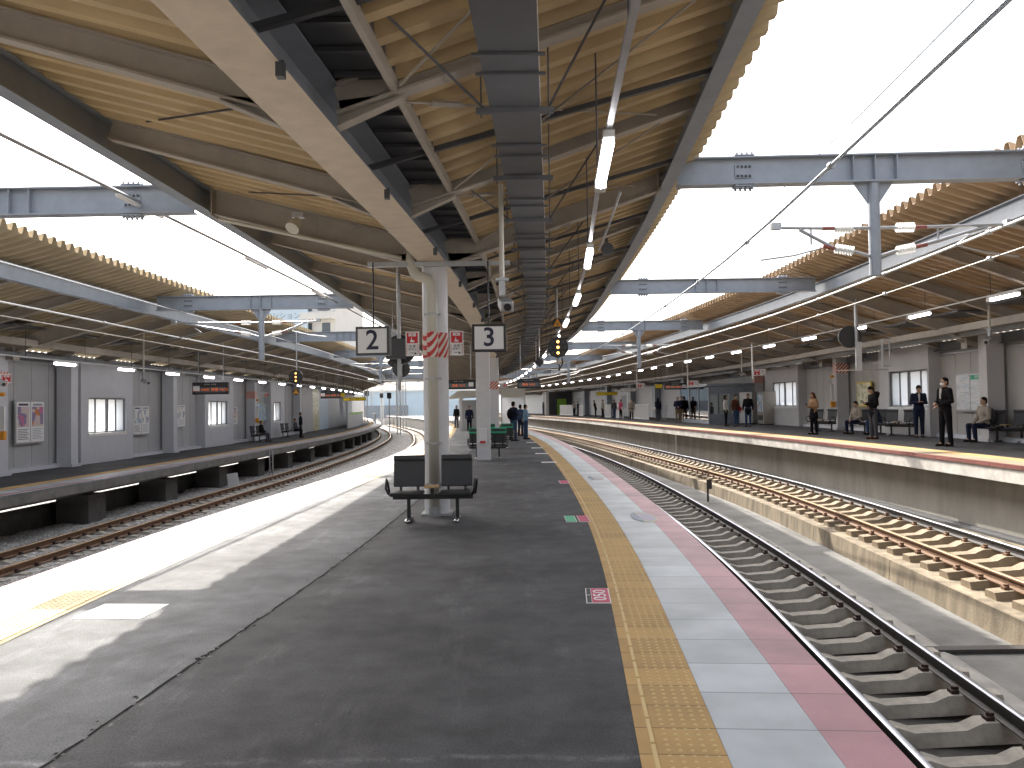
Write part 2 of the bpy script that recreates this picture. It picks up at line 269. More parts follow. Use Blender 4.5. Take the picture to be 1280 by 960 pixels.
# ------------------------------------------------------------ mesh builder
class MB:
    def __init__(s, M=None): s.v = []; s.f = []; s.mi = []; s.uv = {}; s.M = M
    def add(s, vs, fs, mi=0, uvs=None):
        k = len(s.v)
        for i, p in enumerate(vs):
            p = Vector(p); p = s.M @ p if s.M else p
            s.v.append(tuple(p))
            if uvs: s.uv[k+i] = uvs[i]
        for j, f in enumerate(fs):
            s.f.append(tuple(k+i for i in f)); s.mi.append(mi[j] if isinstance(mi, list) else mi)
        return s
    def box(s, c, d, mi=0, rz=0, M=None):
        x, y, z = d[0]/2, d[1]/2, d[2]/2
        P = [Vector((a*x, b*y, e*z)) for a in (-1, 1) for b in (-1, 1) for e in (-1, 1)]
        T = M or (Matrix.Translation(c) @ Matrix.Rotation(rz, 4, 'Z'))
        return s.add([T @ p for p in P], [(0, 1, 3, 2), (4, 6, 7, 5), (0, 4, 5, 1), (2, 3, 7, 6), (0, 2, 6, 4), (1, 5, 7, 3)], mi)
    def box2(s, x0, x1, y0, y1, z0, z1, mi=0): return s.box(((x0+x1)/2, (y0+y1)/2, (z0+z1)/2), (x1-x0, y1-y0, z1-z0), mi)
    def bar(s, a, b, wd, hd, mi=0, up=(0, 0, 1)):
        a = Vector(a); b = Vector(b); d = b-a; L = d.length; d.normalize(); u = Vector(up); x = d.cross(u)
        if x.length < 1e-4: x = d.cross(Vector((0, 1, 0)))
        x.normalize(); u = x.cross(d)
        M = Matrix(((x.x, d.x, u.x, 0), (x.y, d.y, u.y, 0), (x.z, d.z, u.z, 0), (0, 0, 0, 1)))
        return s.box((0, 0, 0), (wd, L, hd), mi, M=Matrix.Translation((a+b)/2) @ M)
    def tube(s, pts, r, n=8, mi=0, cap=True):
        pts = [Vector(p) for p in pts]; rs = r if isinstance(r, (list, tuple)) else [r]*len(pts); V = []; F = []
        prev = None
        for i, p in enumerate(pts):
            d = (pts[min(i+1, len(pts)-1)]-pts[max(i-1, 0)]).normalized()
            if prev is None:
                x = d.cross(Vector((0, 0, 1)))
                if x.length < 1e-3: x = Vector((1, 0, 0))
            else: x = prev-d*prev.dot(d)
            x.normalize(); prev = x; y = d.cross(x)
            for k in range(n):
                a = 2*math.pi*k/n; V.append(p+(x*math.cos(a)+y*math.sin(a))*rs[i])
        for i in range(len(pts)-1):
            for k in range(n): F.append((i*n+k, i*n+(k+1) % n, (i+1)*n+(k+1) % n, (i+1)*n+k))
        if cap: F.append(tuple(range(n))[::-1]); F.append(tuple((len(pts)-1)*n+k for k in range(n)))
        return s.add(V, F, mi)
    def ell(s, c, r, seg=12, rings=8, mi=0, M=None):
        V = [Vector((0, 0, -1))]; F = []
        for i in range(1, rings):
            t = -math.pi/2+math.pi*i/rings
            for k in range(seg):
                a = 2*math.pi*k/seg; V.append(Vector((math.cos(t)*math.cos(a), math.cos(t)*math.sin(a), math.sin(t))))
        V.append(Vector((0, 0, 1)))
        for k in range(seg):
            F.append((0, 1+(k+1) % seg, 1+k)); F.append((len(V)-1, 1+(rings-2)*seg+k, 1+(rings-2)*seg+(k+1) % seg))
        for i in range(rings-2):
            for k in range(seg): F.append((1+i*seg+k, 1+i*seg+(k+1) % seg, 1+(i+1)*seg+(k+1) % seg, 1+(i+1)*seg+k))
        T = Matrix.Translation(c) @ (M or Matrix.Identity(4))
        return s.add([T @ Vector((v.x*r[0], v.y*r[1], v.z*r[2])) for v in V], F, mi)
    def caps(s, a, ra, b, rb, n=12, mi=0):
        s.ell(a, (ra,)*3, n, 8, mi); s.ell(b, (rb,)*3, n, 8, mi); return s.tube([a, b], [ra, rb], n, mi)
    def sweep(s, f, ys, prof, mi=0, closed=True, uoff=0, zf=None):
        n = len(prof); V = []; U = []; u = uoff; last = None
        for y in ys:
            x = f(y); t = slope(f, y); k = 1/math.sqrt(1+t*t); nx, ny = k, -t*k
            if last: u += math.hypot(x-last[0], y-last[1])
            last = (x, y); dz = zf(y) if zf else 0
            for dx, z in prof: V.append((x+nx*dx, y+ny*dx, z+dz)); U.append((u, dx))
        F = []; MI = []
        m = n if closed else n-1
        for i in range(len(ys)-1):
            for k in range(m):
                k2 = (k+1) % n; F.append((i*n+k, i*n+k2, (i+1)*n+k2, (i+1)*n+k)); MI.append(mi[k] if isinstance(mi, (list, tuple)) else mi)
        if closed:
            F.append(tuple(range(n))[::-1]); F.append(tuple((len(ys)-1)*n+k for k in range(n))); c = mi[0] if isinstance(mi, (list, tuple)) else mi; MI += [c, c]
        return s.add(V, F, MI, U)
    def build(s, name, mats, parent=None, smooth=False, bevel=0, local=False):
        me = bpy.data.meshes.new(name); me.from_pydata(s.v, [], s.f)
        for q in (mats if isinstance(mats, (list, tuple)) else [mats]): me.materials.append(MATS[q] if isinstance(q, str) else q)
        for p, i in zip(me.polygons, s.mi): p.material_index = i; p.use_smooth = smooth
        if s.uv:
            ul = me.uv_layers.new(name='UVMap')
            for lp in me.loops: ul.data[lp.index].uv = s.uv.get(lp.vertex_index, (0, 0))
        bm = bmesh.new(); bm.from_mesh(me); bmesh.ops.recalc_face_normals(bm, faces=bm.faces); bm.to_mesh(me); bm.free()
        me.update(); o = bpy.data.objects.new(name, me); COL.objects.link(o)
        if parent:
            o.parent = parent
            if not local: o.matrix_parent_inverse = Matrix.LocRotScale(parent.location, parent.rotation_euler, parent.scale).inverted()
        if bevel:
            md = o.modifiers.new('bevel', 'BEVEL'); md.width = bevel; md.segments = 2; md.limit_method = 'ANGLE'
        return o
def tag(o, label, cat, group=None):
    o['label'] = label; o['category'] = cat
    if group: o['group'] = group
    return o
def kind(o, k='structure', label=None, cat=None):
    o['kind'] = k
    if label: o['label'] = label; o['category'] = cat
    return o
def empty(name, loc=(0, 0, 0), rz=0, label=None, cat=None, group=None):
    o = bpy.data.objects.new(name, None); COL.objects.link(o); o.location = loc; o.rotation_euler = (0, 0, rz); o.empty_display_size = .2
    if label: tag(o, label, cat, group)
    return o
def clone(o, loc=None, rz=None, label=None, parent=None, scale=None):
    c = o.copy(); COL.objects.link(c)
    if parent: c.parent = parent
    for ch in list(o.children): clone(ch, parent=c)
    if loc is not None: c.location = loc
    if rz is not None: c.rotation_euler = (0, 0, rz)
    if label: c['label'] = label
    if scale: c.scale = scale
    return c
def text_mb(txt, size, M, thick=.002, bold=0):
    cu = bpy.data.curves.new('t', 'FONT'); cu.offset = bold; cu.body = txt; cu.size = size; cu.align_x = 'CENTER'; cu.align_y = 'CENTER'; cu.extrude = thick; cu.resolution_u = 3
    o = bpy.data.objects.new('t', cu); COL.objects.link(o); dg = bpy.context.evaluated_depsgraph_get(); dg.update()
    me = bpy.data.meshes.new_from_object(o.evaluated_get(dg)); V = [M @ v.co for v in me.vertices]; F = [tuple(p.vertices) for p in me.polygons]
    bpy.data.objects.remove(o); return V, F
def yr(a, b, st):
    n = max(1, int(round((b-a)/st))); return [a+(b-a)*i/n for i in range(n+1)]
FACE = Matrix(((1, 0, 0, 0), (0, 0, -1, 0), (0, 1, 0, 0), (0, 0, 0, 1)))     # text on a board that faces -Y
# ============================================================ ground and platforms
kind(MB().box2(-1500, 1500, -600, 3000, -1.9, -1.72).build('ground', 'ground'))
YS = yr(-14, 150, 1.0); YN = yr(-14, 12, .5)+yr(12, 150, 1.0)[1:]
# ballast bed between the left platform and the island, concrete bed on the right
kind(MB().sweep(lambda y: 0, YS, [(0, 0), (1, 0)], closed=False).build('unused', 'ballast')); bpy.data.objects.remove(bpy.data.objects['unused'])
def sheet(fa, fb, ys, z, nx=1, zj=0, seed=1):
    mb = MB(); rnd = random.Random(seed); V = []; F = []
    for y in ys:
        a, b = fa(y), fb(y)
        for i in range(nx+1):
            V.append((a+(b-a)*i/nx, y, z+(rnd.uniform(-zj, zj) if zj else 0)))
    for j in range(len(ys)-1):
        for i in range(nx):
            k = j*(nx+1)+i; F.append((k, k+1, k+nx+2, k+nx+1))
    return mb.add(V, F)
kind(sheet(off(EL, -1.2), off(E2, -.25), yr(-14, 140, .35), -1.44, 22, .045, 3).build('ballast', 'ballast', smooth=False))
kind(sheet(off(E3, -.3), off(ER, .9), YS, -1.46, 1).build('track_bed', 'concrete_bed'))
# island platform body
bm_ = MB(); V = []; F = []
for y in YS: V += [(E2(y)+.06, y, -1.7), (E2(y)+.06, y, -.03), (E3(y)-.06, y, -.03), (E3(y)-.06, y, -1.7)]
for i in range(len(YS)-1):
    for k in range(3): F.append((i*4+k, i*4+k+1, (i+1)*4+k+1, (i+1)*4+k))
F.append((0, 1, 2, 3)); F.append(tuple((len(YS)-1)*4+k for k in (3, 2, 1, 0)))
kind(bm_.add(V, F).build('island_platform', 'concrete_dim'))
JX = spline([(-14, -3.2), (0, -2.4), (4, -2.12), (8, -1.83), (12, -1.68), (24, -1.5), (40, -1.6), (60, -2.4), (100, -8), (150, -22)])
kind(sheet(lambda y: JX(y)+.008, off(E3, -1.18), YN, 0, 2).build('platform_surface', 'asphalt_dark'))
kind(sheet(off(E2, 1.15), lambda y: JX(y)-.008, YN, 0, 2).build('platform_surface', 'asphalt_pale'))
# broken edges and pale filler along the expansion joint
mb = MB(); rj = random.Random(5)
for i in range(110):
    y = 3.2+9.5*rj.random()**1.3; x = JX(y)+rj.gauss(0, .05)*(1.6 if rj.random() < .25 else .6); r_ = rj.uniform(.004, .017); n = 6; a0 = rj.random()*6
    mb.add([(x+r_*(1+rj.uniform(-.5, .5))*math.cos(a0+6.283*k/n), y+1.6*r_*(1+rj.uniform(-.5, .5))*math.sin(a0+6.283*k/n), .0025) for k in range(n)], [tuple(range(n))], 1 if rj.random() < .45 else 0)
ys_ = yr(3, 30, .12)
V = []; F = []
for y in ys_:
    c_ = JX(y)+rj.gauss(0, .004); h_ = rj.uniform(.006, .016); V += [(c_-h_, y, .0018), (c_+h_, y, .0018)]
for i in range(len(ys_)-1): F.append((2*i, 2*i+1, 2*i+3, 2*i+2))
mb.add(V, F, 0)
kind(mb.build('expansion_joint', ['bed_joint', 'joint_chip']))
def strips(f, sgn, z, spec, name0='paving_strip'):
    for nm, a, b, mt in spec:
        d0, d1 = sgn*a, sgn*b
        kind(MB().sweep(f, YN, [(d0, z-.04), (d0, z), (d1, z), (d1, z-.04)]).build(nm, mt))
strips(E3, -1, .004, [('platform_edge', 0, .30, 'edge_red'), ('platform_edge_slabs', .302, .79, 'edge_white'), ('tactile_paving', .792, 1.185, 'tactile')])
strips(E2, 1, .004, [('platform_edge', 0, .07, 'edge_red'), ('platform_edge_slabs', .072, .75, 'edge_white'), ('tactile_paving', .752, 1.15, 'tactile_pale')])
# raised domes and guide bar of the warning blocks
def domes(f, sgn, inner, y0, y1, cols, z, mt, bar):
    mb = MB(); y = y0
    while y < y1:
        t = slope(f, y); k = 1/math.sqrt(1+t*t); seg = 8 if y < 9 else 5
        for c in cols:
            d = sgn*c; cx = f(y)+k*d; cy = y-t*k*d; V = []; F = []
            for q in range(seg):
                a = 2*math.pi*q/seg; V.append((cx+.013*math.cos(a), cy+.013*math.sin(a), z))
            for q in range(seg):
                a = 2*math.pi*q/seg; V.append((cx+.008*math.cos(a), cy+.008*math.sin(a), z+.0045))
            for q in range(seg): F.append((q, (q+1) % seg, seg+(q+1) % seg, seg+q))
            F.append(tuple(range(seg, 2*seg))); mb.add(V, F)
        y += .06
    ys = yr(y0, y1, .3)
    for a, b in zip(ys[:-1], ys[1:]):
        mb.sweep(f, [a+.01, b-.01], [(sgn*(bar-.012), z), (sgn*(bar-.009), z+.006), (sgn*(bar+.009), z+.006), (sgn*(bar+.012), z)])
    kind(mb.build('tactile_domes', 'dome'))
domes(E3, -1, 0, 2.2, 26, [.83+.055*i for i in range(5)], .004, 'tactile', 1.115)
domes(E2, 1, 0, 3.5, 14, [.79+.055*i for i in range(5)], .004, 'tactile_pale', 1.09)
# right platform: nosing, recessed wall, surface
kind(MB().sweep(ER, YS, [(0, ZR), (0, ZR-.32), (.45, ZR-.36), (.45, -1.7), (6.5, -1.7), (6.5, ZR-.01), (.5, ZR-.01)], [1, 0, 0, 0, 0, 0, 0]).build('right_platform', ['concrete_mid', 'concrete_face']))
kind(sheet(off(ER, 1.2), off(WR, .4), YS, ZR, 2).build('platform_surface', 'asphalt_right'))
for nm, a, b, mt, zz in [('platform_nosing', -.03, .10, 'red_nose', .02), ('platform_edge_slabs', .122, .78, 'edge_right', .006), ('tactile_paving', .782, 1.2, 'tactile', .006)]:
    kind(MB().sweep(ER, YS, [(a, ZR-.05 if a < 0 else ZR-.03), (a, ZR+zz), (b, ZR+zz), (b, ZR-.03)]).build(nm, mt))
# left platform
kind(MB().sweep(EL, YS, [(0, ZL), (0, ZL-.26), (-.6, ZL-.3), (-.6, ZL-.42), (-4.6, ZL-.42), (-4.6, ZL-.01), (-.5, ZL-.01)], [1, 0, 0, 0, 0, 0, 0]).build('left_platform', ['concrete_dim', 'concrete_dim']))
kind(sheet(off(WL, -.2), off(EL, -1.3), YS, ZL, 2).build('platform_surface', 'asphalt_right'))
for nm, a, b, mt in [('platform_nosing', .0, -.16, 'edge_white'), ('red_edge_line', -.162, -.26, 'red_line'), ('platform_edge_slabs', -.262, -.85, 'edge_white'), ('tactile_paving', -.852, -1.3, 'tactile')]:
    kind(MB().sweep(EL, YS, [(a, ZL-.03), (a, ZL+.006), (b, ZL+.006), (b, ZL-.03)]).build(nm, mt))
# piers and low wall beneath the left platform
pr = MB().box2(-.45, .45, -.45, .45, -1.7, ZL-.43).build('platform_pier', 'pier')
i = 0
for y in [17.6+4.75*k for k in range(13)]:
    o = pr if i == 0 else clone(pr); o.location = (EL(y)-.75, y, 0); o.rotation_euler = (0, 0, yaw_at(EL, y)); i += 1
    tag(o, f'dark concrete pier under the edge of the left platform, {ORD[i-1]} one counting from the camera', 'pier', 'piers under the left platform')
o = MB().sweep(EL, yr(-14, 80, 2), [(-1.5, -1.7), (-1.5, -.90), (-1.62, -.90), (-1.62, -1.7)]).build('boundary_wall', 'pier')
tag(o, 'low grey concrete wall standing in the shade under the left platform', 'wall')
for y0, y1, nm in ((5, 13, 0), (26, 33, 1)): pass

# ============================================================ tracks
def rail_prof(dx, z):
    h, b = .034, .062
    return [(dx-b, z-.153), (dx-b, z-.14), (dx-.009, z-.12), (dx-.009, z-.045), (dx-h, z-.035), (dx-h, z-.009), (dx-h+.004, z-.004), (dx-.013, z), (dx+.013, z), (dx+h-.004, z-.004), (dx+h, z-.009), (dx+h, z-.035), (dx+.009, z-.045), (dx+.009, z-.12), (dx+b, z-.14), (dx+b, z-.153)]
RM = [0]*16; RM[5] = RM[6] = RM[7] = RM[8] = RM[9] = 1
def sleeper_mesh(mats, wd=1.0):
    # top profile along the length: high blocks outside the rail, sloping to a waist between the rails
    st = [(-.86, .16), (-.36, .175), (-.22, .12), (.22, .12), (.36, .175), (.86, .16)]
    mb = MB(); V = []
    for x, h in st: V += [(x, -.125*wd, 0), (x, -.09*wd, h), (x, .09*wd, h), (x, .125*wd, 0)]
    F = [(0, 1, 2, 3), tuple(4*5+k for k in (3, 2, 1, 0))]
    for i in range(5):
        for k in range(4): F.append((i*4+k, i*4+(k+1) % 4, (i+1)*4+(k+1) % 4, (i+1)*4+k))
    mb.add(V, F)
    for s in (-1, 1):
        for t in (-1, 1):
            x = s*.55+t*.105; mb.box((x, 0, .185), (.07, .10, .045), 1); mb.box((x-t*.02, 0, .21), (.05, .05, .05), 1); mb.tube([(x, 0, .17), (x, 0, .235)], .016, 6, 1)
    o = mb.build('sleeper', mats); me = o.data; bpy.data.objects.remove(o); return me
def track(name, f, zl, zr, smats, rmats, sp, y0, y1, label, nvis, ysl):
    t = empty(name, (f(10), 10, -1.4), 0, label, 'railway track')
    zc = (zl+zr)/2; tilt = math.atan2(zr-zl, 1.1)
    ys = yr(-14, y1, .8)
    for s, z in ((-1, zl), (1, zr)): MB().sweep(f, ys, rail_prof(s*.55, z), RM).build('rail', ['rail_dark', 'rail_top'] if (f is T2 and s == 1) else rmats, t)
    me = sleeper_mesh(smats, 1.35 if f is T2 else 1.0); y = ysl; n = 0; rest = MB()
    while y < y1:
        M = Matrix.Translation((f(y), y, zc-.153-.165)) @ Matrix.Rotation(yaw_at(f, y), 4, 'Z') @ Matrix.Rotation(-tilt, 4, 'Y')
        if n < nvis:
            o = bpy.data.objects.new('sleeper', me); COL.objects.link(o); o.parent = t; o.matrix_parent_inverse = Matrix.Translation(t.location).inverted(); o.matrix_basis = M
        else:
            rest.add([M @ v.co for v in me.vertices], [tuple(p.vertices) for p in me.polygons], [p.material_index for p in me.polygons])
        n += 1; y += sp
    if rest.v:
        o = rest.build('sleeper', smats, t); o['kind'] = 'stuff'
track('railway_track', T3, -1.16, -1.08, ['sleeper_dim', 'clip'], ['rail_dark', 'rail_top'], .655, -6, 100, 'shaded track with concrete sleepers and a shiny rail beside the island platform', 98, 2.6)
track('railway_track', T2, -.84, -.76, ['sleeper', 'rust'], ['rust', 'rail_top_rust'], .655, -6, 110, 'sunlit rusty track on the raised concrete slab beside the right platform', 98, 7.0)
track('railway_track', T1, -1.24, -1.24, ['sleeper_dim', 'clip'], ['rust', 'rail_top_rust'], .62, -6, 130, 'brown railed track on ballast along the left platform', 98, 12)
track('railway_track', T4, -1.24, -1.24, ['sleeper_dim', 'clip'], ['rust', 'rail_top_rust'], .62, -6, 130, 'far track curving away beyond the left edge of the island platform', 70, 40)
# raised slab for the right track, with joints
SLB = yr(-14, 140, 3.9)
mb = MB()
for a, b in zip(SLB[:-1], SLB[1:]):
    mb.sweep(T2, yr(a+.012, b-.012, 1), [(-1.12, -1.47), (-1.09, -1.125), (1.9, -1.10), (1.9, -1.47)])
kind(mb.build('track_slab', 'concrete_slab'))
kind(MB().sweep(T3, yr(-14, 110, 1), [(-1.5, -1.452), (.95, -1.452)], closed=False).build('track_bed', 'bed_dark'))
kind(MB().sweep(T3, yr(-14, 110, 1), [(.952, -1.46), (.955, -1.425), (1.2, -1.425), (1.3, -1.46)], closed=False).build('bed_kerb', 'concrete'))
kind(MB().sweep(ER, yr(-14, 110, 1), [(.1, -1.11), (.1, -1.06), (.16, -1.06), (.17, -1.09), (.30, -1.09), (.31, -1.06), (.449, -1.06), (.449, -1.11)]).build('cable_trough', 'dark_steel'))
tag(MB().box((6.0, 9.75, -1.43), (2.2, .16, .05)).build('cable_cover', 'rail_dark'), 'dark steel strip lying across the concrete bed beside the near track', 'cover plate')
t = empty('marker_post', (5.95, 24.6, -1.42), 0, 'small black post with a label plate beside the near track', 'marker post')
MB().box((5.95, 24.6, -1.1), (.05, .05, .66)).build('post', 'black_metal', t); MB().box((5.99, 24.56, -.9), (.16, .02, .28)).build('plate', 'rail_dark', t)
# ladders on platform faces
def ladder(x, y, z0, z1, rz, label):
    t = empty('ladder', (x, y, z0), rz, label, 'ladder', 'track ladders')
    for s in (-1, 1): MB().box((s*.17, 0, (z1-z0)/2), (.045, .045, z1-z0)).build('rail', 'galv', t, local=True)
    for k in range(5): MB().box((0, 0, .15+k*.25), (.32, .03, .03)).build('rung', 'galv', t, local=True)
ladder(ER(39.5)-.1, 39.5, -1.1, ZR-.3, R(75), 'grey steel ladder fixed to the face of the right platform')
ladder(EL(36.6)+.15, 36.6, -1.45, ZL-.02, R(-50), 'grey steel ladder fixed to the face of the left platform')
t = MB().box((0, 0, .25), (.42, .04, .55), M=Matrix.Translation((-11.15, 31.9, -1.2)) @ Matrix.Rotation(R(-8), 4, 'Y')).build('marker_board', 'white_board'); tag(t, 'small white board leaning in the ballast before the left platform', 'marker board')

# ============================================================ canopies
def fold(y): # folded plate profile, pitch .29
    p = (y/.34) % 1.0
    if p < .3: return 0.0
    if p < .5: return (p-.3)/.2*.18
    if p < .8: return .18
    return .18*(1-(p-.8)/.2)
def fold_ys(y0, y1):
    r = []; k = math.floor(y0/.34)
    while k*.34 < y1:
        r += [(k+p)*.34 for p in (0, .3, .5, .8)]; k += 1
    return [y for y in r if y0 <= y <= y1]
def roof(name, fa, za, fb, zb, y0, y1, mt, parent):
    V = []; F = []; ys = fold_ys(y0, y1)
    for y in ys:
        h = fold(y+1e-6); V += [(fa(y), y, za+h), (fb(y), y, zb+h)]
    for i in range(len(ys)-1): F.append((2*i, 2*i+1, 2*i+3, 2*i+2))
    o = MB().add(V, F).build(name, mt, parent); md = o.modifiers.new('solid', 'SOLIDIFY'); md.thickness = .008; return o
def isec(f, z0, z1, wd, dx=0, tf=.02, tw=.014):
    # closed I-section profile swept along f
    h = wd/2; w_ = tw/2
    return [(dx-h, z0), (dx+h, z0), (dx+h, z0+tf), (dx+w_, z0+tf), (dx+w_, z1-tf), (dx+h, z1-tf), (dx+h, z1), (dx-h, z1), (dx-h, z1-tf), (dx-w_, z1-tf), (dx-w_, z0+tf), (dx-h, z0+tf)]
def ibeam(mb, a, b, depth, wd, mi=0, mf=None, tf=.02):
    a = Vector(a); b = Vector(b); up = Vector((0, 0, 1)); mf = mi if mf is None else mf
    mb.bar(a-up*(depth/2-tf/2), b-up*(depth/2-tf/2), wd, tf, mf); mb.bar(a+up*(depth/2-tf/2), b+up*(depth/2-tf/2), wd, tf, mi); mb.bar(a, b, .016, depth-2*tf, mi)
# ---- island canopy
IY0, IY1 = -13, 96
ic = empty('platform_canopy', (GV(12), 12, 0), 0, 'butterfly roof of tan folded sheets over the island platform', 'canopy')
ZV, ZE = 4.13, 5.14; ZEL, ZER = ZE-.17, ZE+.08
roof('roof_sheet', off(GV, -.15), ZV, off(RL, -.45), ZEL+.1, IY0, IY1, 'roof_sheet', ic)
roof('roof_sheet', off(GV, .64), ZV, off(RR, .50), ZER+.06, IY0, IY1, 'roof_sheet', ic)
gy = yr(IY0, IY1, 1.5)
MB().sweep(GV, gy, isec(GV, 3.74, 4.12, .40), [1, 0, 0, 0, 0, 0, 0, 0, 0, 0, 0, 0]).build('girder', ['steel_gray', 'girder_cream'], ic)
MB().sweep(GV, gy, [(-.19, 4.125), (.16, 4.125), (.16, 4.33), (-.19, 4.33)]).build('leak_cover', 'dark_steel', ic)  # added cover that stops daylight leaking between girder and roof sheets
MB().sweep(GV, gy, [(.62, 4.03), (.67, 4.03), (.67, 4.14), (.62, 4.14)]).build('gutter_beam', 'steel_beige', ic)
g = MB().sweep(GV, gy, [(.17, 4.32), (.17, 4.145), (.66, 4.145), (.66, 4.25), (.64, 4.25), (.64, 4.16), (.19, 4.16), (.19, 4.32)])
y = IY0+.5
while y < 60:
    g.box((GV(y)+.4, y, 4.12), (.36, .035, .035)); y += .42
g.build('gutter', 'dark_steel', ic)
MB().sweep(RL, gy, isec(RL, 4.57, 4.93, .18), 0).build('eave_beam', 'steel_gray', ic)
MB().sweep(RR, gy, isec(RR, 4.82, 5.18, .18), 0).build('eave_beam', 'steel_gray', ic)
def zrib(t): return 3.86+(4.86-3.86)*t
k = -8
while True:
    y = 12+k*2.925
    if y > IY1-1: break
    main = (k % 4 == 0)
    for side, fe, ZE_ in ((-1, RL, ZEL), (1, RR, ZER)):
        xa = GV(y)+side*.2; xb = fe(y)-side*.08; mb = MB()
        dp = .40 if main else .25; wd = .2 if main else .15
        za = 4.13-.02-dp/2; zb = ZE_-.02-dp/2
        ibeam(mb, (xa, y, za), (xb, y, zb), dp, wd, 0, 1)
        # haunch at the girder
        mb.add([(xa, y-.008, 3.76), (xa+side*.55, y-.008, za-dp/2+.19), (xa, y-.008, za), (xa, y+.008, 3.76), (xa+side*.55, y+.008, za-dp/2+.19), (xa, y+.008, za)], [(0, 1, 2), (3, 5, 4), (0, 3, 4, 1), (1, 4, 5, 2), (0, 2, 5, 3)])
        mb.bar((xa, y, 3.77), (xa+side*.5, y, za-dp/2+.13), .12, .014, 1)
        if main: mb.box((xb-side*.05, y, zb), (.02, .32, .5)); mb.box((GV(y)+side*1.9, y, za+(zb-za)*.5), (.3, .03, .36))
        mb.build('rib', ['steel_beige', 'steel_beige'], ic)
    # dark angle bar and brace rods between ribs
    if y < 60:
        ym = y-1.25
        mb = MB(); mb.bar((GV(ym)-.2, ym, 3.90), (RR(ym), ym, 4.9), .05, .05); mb.box((GV(ym)+.2, ym, 3.70), (.05, .06, .1)); mb.build('cross_bar', 'dark_steel', ic)
        if y < 40:
            mb = MB(); a = Vector((GV(y)+.5, y+.1, 4.02)); b = Vector((RR(y+2.9)-.5, y+2.8, 4.86)); mb.tube([a, b], .011, 6); q = a+(b-a)*.14; mb.tube([q, q+(b-a)*.09], .028, 6); mb.build('brace_rod', 'steel_beige', ic)
            mb = MB(); a = Vector((RR(y)-.4, y+.1, 4.85)); b = Vector((GV(y+2.9)+.7, y+2.8, 4.05)); mb.tube([a, b], .011, 6); mb.build('brace_rod', 'steel_beige', ic)
            mb = MB(); a = Vector((GV(y)-.3, y+.1, 4.02)); b = Vector((RL(y+2.9)+.5, y+2.8, 4.86)); mb.tube([a, b], .011, 6); mb.build('brace_rod', 'rail_dark', ic)
    k += 1
# ---- side canopies
def side_canopy(fe, fw, sgn, y0, y1, label, mt, zw, dz):
    c = empty('platform_canopy', (fe(24), 24, 0), 0, label, 'canopy')
    roof('roof_sheet', off(fw, sgn*.3), zw, off(fe, -sgn*.95), ZE+.28+dz, y0, y1, mt, c)
    gy = yr(y0, y1, 1.5)
    MB().sweep(fe, gy, isec(fe, 4.66+dz, 5.02+dz, .2), 0).build('eave_beam', 'steel_skylit', c)
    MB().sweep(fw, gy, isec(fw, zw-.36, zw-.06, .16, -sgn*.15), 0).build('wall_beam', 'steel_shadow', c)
    mid = lambda y: fw(y)+(fe(y)-fw(y))*.32
    zm = zw+(5.1-zw)*.32
    MB().sweep(mid, gy, [(-.06, zm-.55), (.06, zm-.55), (.06, zm-.36), (-.06, zm-.36)]).build('cable_trough', 'steel_beige', c)
    k = -8
    while True:
        y = 12+k*2.925; k += 1
        if y < y0+1: continue
        if y > y1-1: break
        main = ((k-1) % 4 == 0); dp = .42 if main else .26; wd = .2 if main else .15
        a = (fw(y)-sgn*.1, y, zw-.03-dp/2); b = (fe(y)+sgn*.1, y, 5.08+dz-dp/2); mb = MB(); ibeam(mb, a, b, dp, wd)
        if main:
            mb.box((a[0]-sgn*.8, y, a[2]-.02), (.03, .3, .4))
            mb.add([(a[0]-sgn*.1, y-.01, 3.0), (a[0]-sgn*1.1, y-.01, a[2]+.05), (a[0]-sgn*.1, y-.01, a[2]), (a[0]-sgn*.1, y+.01, 3.0), (a[0]-sgn*1.1, y+.01, a[2]+.05), (a[0]-sgn*.1, y+.01, a[2])], [(0, 1, 2), (3, 5, 4), (0, 3, 4, 1), (1, 4, 5, 2), (0, 2, 5, 3)])
        mb.build('rib', 'steel_beige', c)
        if y < 60:
            mb = MB(); mb.bar((fw(y)-sgn*.6, y+.2, zw-.1), (fe(y)+sgn*.3, y+2.7, 4.95+dz), .03, .03); mb.build('brace_rod', 'steel_beige', c)
        if y < 70:
            xx = fw(y)-sgn*1.7; zz = zw+(5.1-zw)*.29-.03
            mb = MB(); mb.box((xx, y+1.46, zz), (1.1, 1.5, .05)); mb.build('soffit_panel', 'dark_steel', c)
    return c
side_canopy(CL, WL, -1, -13, 104, 'sloping roof of tan folded sheets over the left platform', 'roof_sheet_left', 3.62, -.2)
side_canopy(CR, WR, 1, -13, 140, 'sloping roof of tan folded sheets, coloured with reflected sunlight, over the right platform', 'roof_sheet_right', 3.55, .12)

